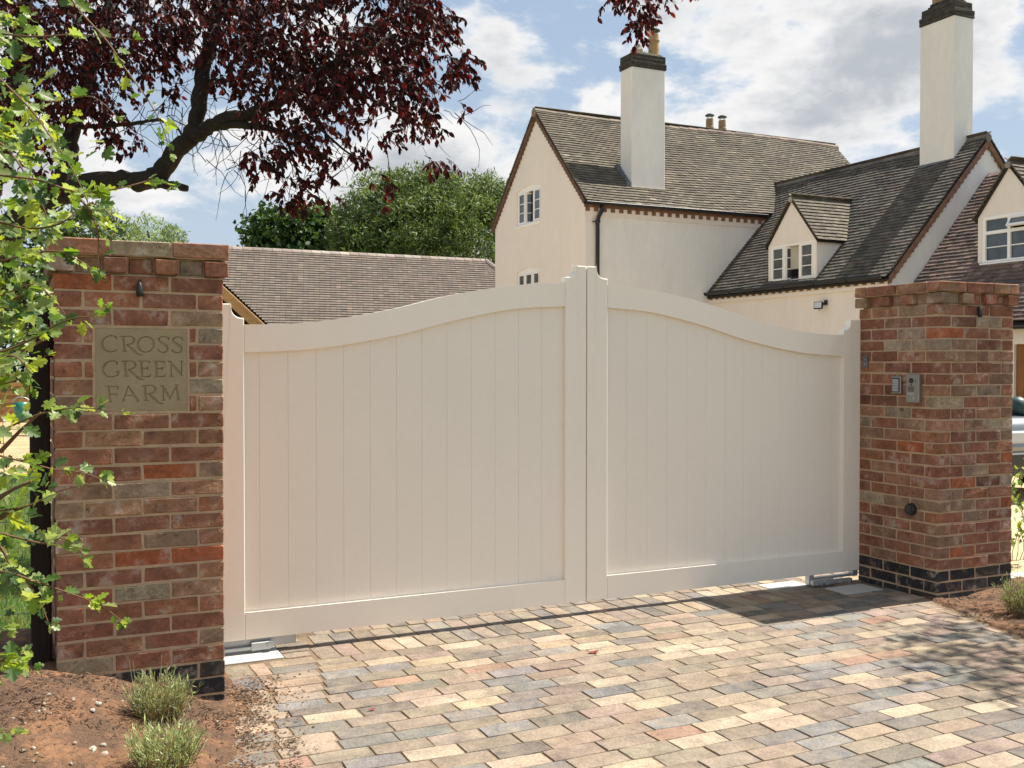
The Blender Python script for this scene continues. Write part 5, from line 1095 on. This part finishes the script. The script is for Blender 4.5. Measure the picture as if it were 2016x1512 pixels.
# ------------------------------------------------------------------ hawthorn hedge in the foreground
haw = thing('hawthorn_hedge', 'hawthorn hedge with lobed bright green leaves at the left edge', 'hedge', (-.75, 2.1, 0.))
HT = [(0, 0, 0), (.18, -.10, .0), (.22, -.34, .05), (.42, -.30, .03), (.40, -.13, .0), (.55, -.40, .05), (.74, -.30, .02), (.68, -.13, .0), (.86, -.20, .02), (1.0, 0, -.05), (.86, .20, .02), (.68, .13, .0), (.74, .30, .02), (.55, .40, .05), (.40, .13, .0), (.42, .30, .03), (.22, .34, .05), (.18, .10, .0), (-.28, .0, .0), (-.28, .018, 0)]
HF = [(0, 1, 4, 9), (1, 2, 3, 4), (4, 5, 6, 7), (4, 7, 8, 9), (0, 9, 14, 17), (17, 14, 15, 16), (14, 11, 12, 13), (9, 10, 11, 14), (0, 18, 19)]
sh = [  # shoots: (px, py, depth) paths and leaf spacing
 [(-60, 90, 2.1), (0, 155, 2.1), (60, 215, 2.1), (100, 270, 2.1), (140, 330, 2.1), (165, 380, 2.1), (185, 430, 2.1)],
 [(120, -30, 2.4), (160, 25, 2.4), (210, 80, 2.4), (250, 140, 2.4), (290, 195, 2.4), (320, 250, 2.4), (335, 300, 2.4)],
 [(-50, 60, 2.3), (60, 72, 2.3), (150, 68, 2.3), (260, 78, 2.3)],
 [(-60, 330, 2.0), (0, 345, 2.0), (80, 355, 2.0), (150, 378, 2.0), (230, 372, 2.0), (300, 355, 2.05), (335, 365, 2.1)],
 [(140, 375, 2.0), (165, 400, 2.0), (188, 440, 2.0), (194, 480, 2.0), (192, 530, 2.0)],
 [(-40, 530, 2.1), (0, 515, 2.1), (60, 500, 2.1), (110, 495, 2.1), (160, 515, 2.1), (180, 530, 2.1)],
 [(-40, 700, 2.2), (10, 690, 2.2), (70, 665, 2.2), (110, 640, 2.2), (150, 626, 2.2), (180, 622, 2.2), (200, 610, 2.2)],
 [(-40, 870, 2.3), (20, 840, 2.3), (70, 818, 2.3), (110, 808, 2.3), (150, 803, 2.3), (200, 806, 2.3), (240, 812, 2.3)],
 [(-40, 885, 2.2), (10, 900, 2.2), (60, 912, 2.2), (110, 925, 2.2), (160, 930, 2.2), (205, 945, 2.2)],
 [(-40, 1010, 2.2), (40, 1000, 2.2), (80, 985, 2.2), (120, 965, 2.2), (165, 955, 2.2), (200, 942, 2.2)],
 [(-30, 1040, 2.1), (40, 1060, 2.1), (90, 1070, 2.1), (120, 1060, 2.1), (150, 1075, 2.1), (168, 1100, 2.1)],
 [(-40, 1120, 2.2), (20, 1128, 2.2), (70, 1145, 2.2), (120, 1162, 2.2), (170, 1180, 2.2), (210, 1200, 2.2), (240, 1222, 2.2)],
 [(50, 1140, 2.2), (70, 1170, 2.2), (85, 1200, 2.2), (95, 1225, 2.2)],
 [(-50, 1290, 2.0), (-10, 1300, 2.0), (30, 1305, 2.0), (60, 1315, 2.0)],
 [(-60, 1450, 1.7), (-20, 1445, 1.7), (20, 1440, 1.7)], [(-60, 1220, 1.9), (-20, 1230, 1.9), (10, 1240, 1.9)],
 [(-40, 250, 2.2), (20, 300, 2.2), (60, 360, 2.2), (90, 420, 2.2), (100, 470, 2.2)],
 [(-40, 420, 2.0), (10, 440, 2.0), (60, 450, 2.0), (120, 440, 2.0), (180, 400, 2.05), (230, 440, 2.05), (215, 470, 2.0)],
 [(-40, 600, 2.4), (20, 575, 2.4), (70, 560, 2.4), (105, 590, 2.4), (130, 620, 2.4)],
 [(-40, 770, 2.3), (10, 755, 2.3), (50, 740, 2.3), (90, 700, 2.3)], [(-30, 720, 1.9), (20, 700, 1.9), (50, 720, 1.9), (60, 760, 1.9)],
 [(-40, 200, 2.6), (30, 180, 2.6), (100, 200, 2.6), (180, 190, 2.6), (230, 230, 2.6)]]
hp, ha, hn, hs_, hc = [], [], [], [], []; hasS = MB()
HC = [(.15, .24, .030), (.24, .33, .035), (.08, .15, .03), (.20, .27, .10), (.32, .38, .05), (.06, .12, .035), (.26, .33, .12), (.05, .10, .03), (.30, .38, .17)]  # palest greens put gloss highlights, besides leaf undersides, into the colour
def add_leaf(q, d, sc):
    s_ = Vector((random.gauss(0, 1), random.gauss(0, 1), random.gauss(0, .8))); a = (d*.7+s_*.6).normalized()
    hp.append(tuple(q+a*sc*.28)); ha.append(tuple(a)); hn.append((random.gauss(0, .55), random.gauss(-.35, .5), random.uniform(.15, 1.))); hs_.append(sc); c = random.choice(HC); k = random.uniform(.8, 1.2); hc.append(tuple(x*k for x in c))
random.seed(21)
def shoot(P, r0=.0028, tiny=False, dens=1.):
    S2 = []
    for i in range(len(P)-1):
        p0, p1, p2, p3 = P[max(i-1, 0)], P[i], P[i+1], P[min(i+2, len(P)-1)]
        for t_ in (0, .25, .5, .75): S2.append(.5*((2*p1)+(p2-p0)*t_+(2*p0-5*p1+4*p2-p3)*t_*t_+(3*p1-p0-3*p2+p3)*t_**3))
    S2.append(P[-1]); k = len(S2); hasS.tube(S2, [r0*(1-.7*i/k) for i in range(k)], 5, (.16, .075, .04), cap=False)
    for i in range(k-1):
        d = (S2[i+1]-S2[i]).normalized(); fr = i/k
        if random.random() < .52*dens:
            sc = random.uniform(.034, .056)*(1-.5*fr)
            for _ in range(random.choice([1, 2, 2, 3])): add_leaf(S2[i], d, sc*random.uniform(.7, 1.1))
    for _ in range(4): add_leaf(S2[-1], (S2[-1]-S2[-2]).normalized(), random.uniform(.014, .024))
for s_ in sh: shoot([at(*p) for p in s_])
# body of the hedge: many shoots off the left edge of the view
for _ in range(130):
    px, py, z = random.uniform(-420, 20), random.uniform(-150, 1330), random.uniform(1.9, 3.1)
    p = at(px, py, z); d = Vector((random.uniform(.1, 1), random.uniform(-.4, .5), random.uniform(-.4, .5))).normalized(); pts = [p]
    ln_ = random.uniform(.12, .26)
    if px > -80: ln_ *= .6
    if py > 680 and px > -120: continue
    for i in range(4): d = (d+Vector((random.gauss(0, .12), random.gauss(0, .12), random.gauss(-.03, .12)))).normalized(); p = p+d*ln_/4; pts.append(p)
    shoot(pts, .002)
for (cx, cy, hx, hy, nn_) in [(20, 60, 60, 70, 34), (30, 200, 60, 60, 36), (60, 300, 70, 70, 34), (40, 400, 70, 60, 34), (40, 500, 60, 50, 34), (30, 600, 50, 60, 36), (50, 640, 50, 50, 26), (15, 720, 35, 35, 14), (15, 820, 35, 35, 13), (15, 935, 45, 45, 20), (50, 960, 45, 35, 16), (35, 1040, 45, 45, 24), (15, 1125, 40, 40, 16), (10, 1200, 20, 20, 4), (25, 1310, 26, 16, 10), (150, 330, 50, 45, 14), (195, 420, 45, 45, 12), (90, 430, 55, 45, 20), (130, 240, 60, 60, 8), (20, 330, 50, 60, 24), (70, 560, 40, 40, 14)]:
    for _ in range(nn_): add_leaf(at(cx+random.gauss(0, .5)*hx, cy+random.gauss(0, .5)*hy, random.uniform(2.0, 3.0)), Vector((random.uniform(-.3, 1), random.uniform(-.5, .5), random.uniform(-.4, .5))), random.uniform(.024, .040))
hp, ha, hn, hs_, hc = map(np.array, (hp, ha, hn, hs_, hc))
dist = np.linalg.norm(hp-np.array([0, 0, CH]), axis=1)/hs_*.035; vism = np.array([vis(p, 0) for p in hp]); order = np.argsort(np.where(vism, 0, 50)+dist)
near, far_ = order[:300], order[300:]
me = leaf_mesh('foliage', M['leaf_joined'], hp[far_], ha[far_], hn[far_], hs_[far_], HT, HF, hc[far_], tuple(haw.location)); link_mesh('foliage', me, haw, 'stuff')
lv = []
for k in range(8):
    b = MB(); b.add([(u_, v_*random.uniform(.85, 1.15), w__*random.uniform(.3, 2.5)) for u_, v_, w__ in HT], HF); lv.append(b.mesh('leaf', M['leaf']))
for i in near: piece('leaf', random.choice(lv), haw, basis(hp[i], ha[i], hn[i], hs_[i]), tuple(hc[i]))
for (P, r) in [([(-.75, 2.1, 0), (-.72, 2.1, .6), (-.66, 2.15, 1.2), (-.6, 2.2, 1.9), (-.55, 2.2, 2.6)], .03), ([(-.9, 1.9, 0), (-1.0, 2.0, .8), (-.9, 2.1, 1.6), (-.85, 2.2, 2.4)], .025), ([(-.68, 2.15, 1.), (-.5, 2.25, 1.2), (-.40, 2.35, 1.35), (-.25, 2.5, 1.45)], .008), ([(-.7, 2.1, .7), (-.55, 2.2, .85), (-.40, 2.3, .95)], .008)]: hasS.tube(P, [r*(1-.15*i) for i in range(len(P))], 7, (.06, .045, .03))
for (a, c) in [((-20, 730, 2.3), (85, 670, 2.3)), ((0, 1020, 2.2), (45, 1000, 2.2)), ((-10, 985, 2.2), (62, 948, 2.2)), ((0, 700, 2.4), (90, 655, 2.4)), ((0, 610, 2.5), (45, 580, 2.5)), ((0, 890, 2.4), (80, 812, 2.4)), ((0, 1075, 2.3), (18, 1110, 2.3))]: hasS.tube([at(*a), (at(*a)+at(*c))/2+Vector((0, 0, .004)), at(*c)], [.006, .004, .0025], 6, (.05, .035, .025))
part('stems', hasS, M['twig'], haw, kind='stuff')
# ------------------------------------------------------------------ post, wire, field gate and bucket at the left
t = thing('fence_post', 'dark creosoted square post against the left side of the left pillar', 'post', (.09, 4.9, .15))
b = MB(); b.cbox(.045, .125, 4.86, 4.95, .0, 1.78, .006, .003); part('post', b, M['dark_post'], t)
b = MB(); b.tube([(.118, 4.90, 1.56), (.118, 4.90, 1.63), (.118, 4.9, 1.66)], [.03, .038, .03], 8); part('knot', b, M['dark_post'], t)
t = thing('wire_fence', 'thin wire mesh fence running left from the dark post', 'fence', (-.6, 4.92, .1))
b = MB()
for i in range(6):
    z = .25+i*.2; b.tube([(-2.4, 4.95, z+.02), (-1.2, 4.93, z-.01), (-.5, 4.94, z+.01), (.05, 4.9, z)], .0016, 4)
part('line_wires', b, M['green_wire'], t)
b = MB()
for i in range(15):
    x = -2.3+i*.16; b.tube([(x, 4.94, .1), (x+.01, 4.93, .7), (x, 4.94, 1.3)], .0014, 4)
part('vertical_wires', b, M['green_wire'], t)
fg = thing('field_gate', 'pale new timber field gate with crossed braces at the far left', 'gate', (-.6, 28.9, 0))
for z in (.25, .45, .65, .85, 1.08, 1.30):
    b = MB(); b.cbox(-2.6, .75, 28.88, 28.92, z-.045, z+.045, .005); part('rail', b, M['oak'], fg)
for (x0, x1) in ((-.42, .72), (.72, -.42), (-2.5, -.5), (-.5, -2.5)):
    b = MB(); b.prism([(x0-.05, .22), (x0+.05, .22), (x1+.05, 1.28), (x1-.05, 1.28)], lambda a, z: (a, 28.84, z), lambda a, z: (a, 28.875, z)); part('brace', b, M['oak'], fg)
for x in (-2.6, -.46, .75):
    b = MB(); b.cbox(x-.05, x+.05, 28.85, 28.95, 0, 1.45, .006); part('post', b, M['oak'], fg)
for i in range(5):
    b = MB(); b.cbox(-2.8, .9, 29.3, 29.33, .1+i*.19, .275+i*.19, .004); part('board', b, M['oak'], fg)
t = thing('bucket', 'small teal green bucket standing on the bare dirt at the left', 'bucket', (.03, 22.0, .0))
p = at(42, 822, 20.0); b = MB(); b.tube([(p.x, p.y, p.z-.1), (p.x, p.y, p.z+.12), (p.x, p.y, p.z+.30)], [.10, .125, .15], 16, cap=True); part('body', b, M['teal'], t, True)
b = MB(); b.tube([(p.x+.15*math.cos(a), p.y, p.z+.30+.10*math.sin(a)) for a in np.linspace(0, math.pi, 9)], .008, 5); part('handle', b, M['galv'], t)
# ------------------------------------------------------------------ lavender, climber, pebbles, chips
def lavender(label, x, y, z, r, h, n, green, seed, tips=True):
    r_ = np.random.default_rng(seed); t = thing('lavender_plant', label, 'plant', (x, y, z), 'lavender clumps by the pillars'); b = MB(); P, A, Nn, S, C = [], [], [], [], []
    for i in range(n):
        a = r_.uniform(0, 2*math.pi); rr = r*.42*math.sqrt(r_.random()); lean = r_.uniform(0, .75); hh = h*r_.uniform(.55, 1.05)*(1-.25*lean)
        p = Vector((x+rr*math.cos(a), y+rr*math.sin(a), z-.01)); d = Vector((math.cos(a)*lean, math.sin(a)*lean, 1)).normalized(); pts = [p]
        for k in range(4): d = (d+Vector((r_.normal()*.08, r_.normal()*.08, .10))).normalized(); p = p+d*hh/4; pts.append(p)
        mix = r_.random(); cs = (.30, .20, .10) if mix > .5 else (.20, .17, .09)
        b.tube(pts, [.0018, .0015, .0013, .0011, .0008], 3, cs, cap=False)
        for k in range(11):
            tt = r_.uniform(.25, 1); q = pts[0].lerp(pts[2], tt*2) if tt < .5 else pts[2].lerp(pts[4], tt*2-1)
            P.append(tuple(q)); A.append(tuple(d*.9+Vector(r_.normal(size=3))*.42)); Nn.append(tuple(r_.normal(size=3))); S.append(r_.uniform(.018, .038))
            dry = r_.random() < (.55 if tt < .5 else .15)*(1.5-green); C.append((.33, .25, .10) if dry else tuple(np.array([(.30, .37, .16), (.36, .43, .20), (.21, .29, .12), (.46, .49, .28)][r_.integers(0, 4)])*(.9+.3*green)))
    for k in range(3):
        a = r_.uniform(0, 6.28); p = Vector((x+.5*r*math.cos(a), y+.3*r*math.sin(a), z)); q = p+Vector((r_.normal()*.02, 0, h*1.2)); b.tube([p, (p+q)/2, q], .0012, 3, (.2, .2, .12), cap=False)
    part('stems', b, M['lav'], t, kind='stuff'); me = leaf_mesh('foliage', M['lav'], P, A, Nn, S, [(0, 0, 0), (.5, -.055, .02), (1, 0, 0), (.5, .055, .02)], [(0, 1, 2, 3)], C, (x, y, z)); link_mesh('foliage', me, t, 'stuff')
lavender('half dry lavender clump at the foot of the left pillar', .508, 4.32, soil_h(.508, 4.32), .17, .215, 260, .45, 1)
lavender('greener lavender clump nearest the camera at the bottom left', .458, 3.76, soil_h(.458, 3.76), .17, .20, 280, 1.0, 2)
lavender('small lavender clump at the right edge beside the right pillar', 5.50, 4.25, .01, .16, .26, 170, .9, 3)
cl_ = thing('climbing_plant', 'thin leafy climber growing at the back corner of the right pillar', 'plant', (6.95, 5.5, 0)); b = MB(); P, A, Nn, S, C = [], [], [], [], []
for k in range(7):
    p = Vector((6.88+.04*k, 5.5, 0)); pts = [p]
    for i in range(9): p = p+Vector((random.gauss(.0, .02), random.gauss(0, .02), .085)); pts.append(p)
    b.tube(pts, .003, 4, (.15, .1, .05), cap=False)
    for i in range(34):
        q = pts[random.randint(2, 9)]+Vector((random.gauss(0, .03), random.gauss(0, .03), random.gauss(0, .04)))
        if q.z < .14: continue
        P.append(tuple(q)); A.append((random.gauss(0, 1), random.gauss(0, 1), random.gauss(-.3, 1))); Nn.append((random.gauss(0, 1), random.gauss(-.5, 1), .8)); S.append(random.uniform(.03, .055)); C.append(random.choice(HC))
part('stems', b, M['lav'], cl_, kind='stuff'); me = leaf_mesh('foliage', M['leaf_joined'], P, A, Nn, S, HT, HF, C, (6.95, 5.5, 0)); link_mesh('foliage', me, cl_, 'stuff')
pv = []
for k in range(6):
    b = MB(); rs = np.random.default_rng(k); vs = []; fs = []
    for i, ph in enumerate((-60, -20, 20, 60)):
        for j in range(7): a = j*2*math.pi/7; vs.append(Vector((math.cos(a)*math.cos(R(ph)), math.sin(a)*math.cos(R(ph))*.7, math.sin(R(ph))*.5))*(1+rs.normal()*.12))
    for i in range(3):
        for j in range(7): fs.append((i*7+j, i*7+(j+1) % 7, (i+1)*7+(j+1) % 7, (i+1)*7+j))
    fs += [tuple(range(7))[::-1], tuple(range(21, 28))]; b.add(vs, fs); pv.append(b.mesh('pebble', M['pebble']))
spots = [(.315, 4.93, .022), (.30, 4.88, .012), (.258, 4.356, .020), (.31, 4.31, .015), (.30, 4.40, .013)]
big = ['pale pebble on the bare soil left of the pillar foot', 'flat pale stone chip on the soil below the left pillar', 'largest cream pebble on the red soil at the bottom left', 'second cream pebble on the red soil beside the largest one', 'angular pale stone on the red soil behind the cream pebbles']
ext = [(at(px, py, 1.).x, px, py) for px, py in []]
def on_soil(px, py):
    d = view_dir(px, py); t_ = (CH-.05)/-d.z; x, y = d.x*t_, d.y*t_
    for _ in range(3): t_ = (CH-max(.0, soil_left(x, y)))/-d.z; x, y = d.x*t_, d.y*t_
    return x, y, max(0., soil_left(x, y))
for (px, py, s_), lb in zip([(193, 1388, .019), (182, 1397, .014), (183, 1478, .021), (206, 1485, .015), (203, 1468, .014)], big):
    x, y, z = on_soil(px, py); o = bpy.data.objects.new('pebble', random.choice(pv)); COL.objects.link(o); o.location = (x, y, z+s_*.25); o.scale = (s_, s_, s_); o.rotation_euler.z = random.uniform(0, 6); o.color = (.52, .47, .38, 1); o['label'] = lb; o['category'] = 'pebble'; o['group'] = 'pale pebbles on the soil'
for i in range(34):
    px, py = (random.gauss(88, 22), random.gauss(1388, 16)) if i < 12 else (random.uniform(5, 480), random.uniform(1370, 1505)); x, y, z = on_soil(px, py)
    if x > left_edge(y)-.02: continue
    s_ = random.uniform(.005, .011); o = bpy.data.objects.new('pebble', random.choice(pv)); COL.objects.link(o); o.location = (x, y, z+s_*.3); o.scale = (s_,)*3; o.rotation_euler.z = random.uniform(0, 6); o.color = (*random.choice([(.5, .45, .36), (.42, .35, .26), (.38, .33, .27)]), 1)
    o['label'] = 'tiny pale pebble among the specks scattered on the soil at the bottom left'; o['category'] = 'pebble'; o['group'] = 'tiny pebbles scattered on the soil'
P, A, Nn, S, C = [], [], [], [], []
for i in range(10500):
    if random.random() < .38: x = .9+abs(random.gauss(0, .10))*random.choice([-1.6, .75]); y = random.uniform(3.0, 5.1); 
    else: x = random.uniform(-.8, .85); y = random.uniform(3.2, 4.75) if random.random() < .4 else random.uniform(4.15, 4.78)
    if random.random() < .12: x = random.uniform(5.1, 6.6); y = random.uniform(3.6, 4.78)
    if 1.0 < x < 1.25 and (y > 5. or random.random() < .6): continue
    if .8 < x < 1.3 and math.sin(x*19+y*5)*math.sin(y*13-x*7) < random.uniform(-.3, .5): continue
    nz_ = math.sin(x*9+y*4)*math.sin(y*7-x*3)
    if x < .8 and nz_ < -.1 and random.random() < .8: continue
    if x > 3 and x < right_edge(y): continue
    z = .0035 if left_edge(y) < x < 3 else (soil_right(x, y)+.004 if x > 3 else soil_left(x, y)+.004)
    P.append((x, y, z+random.uniform(0, .004))); A.append((random.gauss(0, 1), random.gauss(0, 1), random.gauss(0, .15))); Nn.append((random.gauss(0, .3), random.gauss(0, .3), 1)); S.append(random.uniform(.006, .026)*(1.5 if x > 3 else 1)); C.append(random.choice([(.04, .026, .018), (.06, .04, .026), (.09, .055, .035), (.03, .02, .014), (.16, .10, .06)]))
me = leaf_mesh('bark_chippings', M['chip'], P, A, Nn, S, [(0, -.12, 0), (0, .12, 0), (1, .10, .02), (1, -.08, .02), (.5, 0, .12)], [(0, 4, 1), (1, 4, 2), (2, 4, 3), (3, 4, 0)], C); link_mesh('bark_chippings', me, kind='stuff')
# thin spill of soil over the first pavers
P, A, Nn, S, C = [], [], [], [], []
for i in range(2600):
    y = random.uniform(3.2, 5.05); x = left_edge(y)-.02+abs(random.gauss(0, .11))*(1.2 if y > 4.2 else .8)
    if 4.75 < y and x < .86: continue
    P.append((x, y, .0015)); A.append((random.gauss(0, 1), random.gauss(0, 1), 0)); Nn.append((random.gauss(0, .2), random.gauss(0, .2), 1)); S.append(random.uniform(.004, .014)); C.append(random.choice([(.16, .085, .045), (.12, .07, .04), (.07, .045, .03), (.24, .14, .08)]))
me = leaf_mesh('spilt_soil', M['chip'], P, A, Nn, S, [(-.5, -.4, 0), (.5, -.4, 0), (.5, .4, 0), (-.5, .4, 0), (0, 0, .4)], [(0, 1, 4), (1, 2, 4), (2, 3, 4), (3, 0, 4)], C); link_mesh('spilt_soil', me, kind='stuff')
def fallen(x, y, s, lb):
    b = MB(); b.add([(x+s*u_, y+s*v_, .006+s*.25*abs(math.sin(u_*5+v_*3))) for u_, v_ in ((-1, 0), (-.4, -.4), (.3, -.45), (1, -.1), (.5, .35), (-.3, .42), (0, 0))], [(0, 1, 6), (1, 2, 6), (2, 3, 6), (3, 4, 6), (4, 5, 6), (5, 0, 6)]); solo('fallen_leaf', b, M['red_leaf'], lb, 'leaf', (x, y, 0))
fallen(2.74, 4.69, .035, 'dark red fallen leaf on the paving near the gate centre'); fallen(1.40, 4.33, .02, 'tiny dark fallen leaf on a pink paver at the left')
# ------------------------------------------------------------------ car behind the right pillar
car = thing('parked_car', 'silver saloon car parked in the yard behind the right pillar', 'car', (10.76, 10.1, 0))
xa, xb, y0c = 9.90, 11.62, 7.90                  # nose towards the road
prof = [(0, .40), (-.03, .62), (.03, .86), (.14, .94), (1.20, 1.05), (1.95, 1.43), (3.0, 1.47), (3.75, 1.12), (4.25, 1.02), (4.40, .85), (4.42, .45)]
arch = lambda c: [(c+.36*math.cos(R(a)), .30+.36*math.sin(R(a))) for a in np.linspace(0, 180, 9)]
poly = [(y0c+a, z) for a, z in prof]+[(y0c+4.2, .26)]+[(y0c+a, max(.26, z)) for a, z in arch(3.6)]+[(y0c+a, max(.26, z)) for a, z in arch(.80)]+[(y0c+.15, .26)]
b = MB(); b.prism(poly, lambda a, z: (xa+max(0, z-1.05)*.4, a, z), lambda a, z: (xb-max(0, z-1.05)*.4, a, z)); o_ = part('body', b, M['car_paint'], car); md = o_.modifiers.new('round', 'BEVEL'); md.width = .03; md.segments = 3; md.limit_method = 'ANGLE'
for xx, sg in ((xa, 1), (xb, -1)):
    b = MB(); b.prism([(y0c+1.35, 1.10), (y0c+1.97, 1.38), (y0c+2.95, 1.41), (y0c+3.55, 1.10)], lambda a, z: (xx+sg*((z-1.05)*.4-.006), a, z), lambda a, z: (xx+sg*((z-1.05)*.4+.02), a, z)); part('side_window', b, M['glass'], car)
b = MB(); b.prism([(xa+.12, 1.08), (xb-.12, 1.08), (xb-.24, 1.40), (xa+.24, 1.40)], lambda a, z: (a, y0c+1.20+(z-1.05)*1.97-.01, z), lambda a, z: (a, y0c+1.20+(z-1.05)*1.97+.01, z)); part('windscreen', b, M['glass'], car)
b = MB(); b.cbox(xa+.02, xb-.02, y0c-.07, y0c+.02, .40, .56, .02); part('bumper', b, M['black_plastic'], car)
b = MB(); b.cbox(xa+.45, xb-.45, y0c-.045, y0c-.005, .64, .78, .01); part('grille', b, M['black_plastic'], car)
for x_ in (xa+.06, xb-.40): b = MB(); b.cbox(x_, x_+.34, y0c-.05, y0c+.02, .66, .80, .02); part('headlight', b, M['lamp_face'], car)
for yy in (.80, 3.6):
    for x_, sg in ((xa-.01, 1), (xb+.01, -1)):
        b = MB(); b.tube([(x_, y0c+yy, .31), (x_+sg*.03, y0c+yy, .31), (x_+sg*.17, y0c+yy, .31), (x_+sg*.2, y0c+yy, .31)], [.28, .31, .31, .28], 24); w_ = part('wheel', b, M['tyre'], car)
        b = MB(); b.tube([(x_-sg*.004, y0c+yy, .31), (x_+sg*.02, y0c+yy, .31)], .19, 18); part('rim', b, M['galv'], w_)
q = at(2004, 783, 12.0); b = MB(); b.tube([(q.x, q.y, .955), (q.x, q.y, .98), (q.x, q.y, 1.04), (q.x, q.y, 1.13), (q.x, q.y, 1.17)], [.07, .11, .13, .10, .03], 14)
solo('rounded_bag', b, M['teal_dark'], 'small dark teal rounded bag resting on the silver car by the right pillar', 'bag', (q.x, q.y, .96), smooth=True)
print('objects', len(bpy.data.objects))
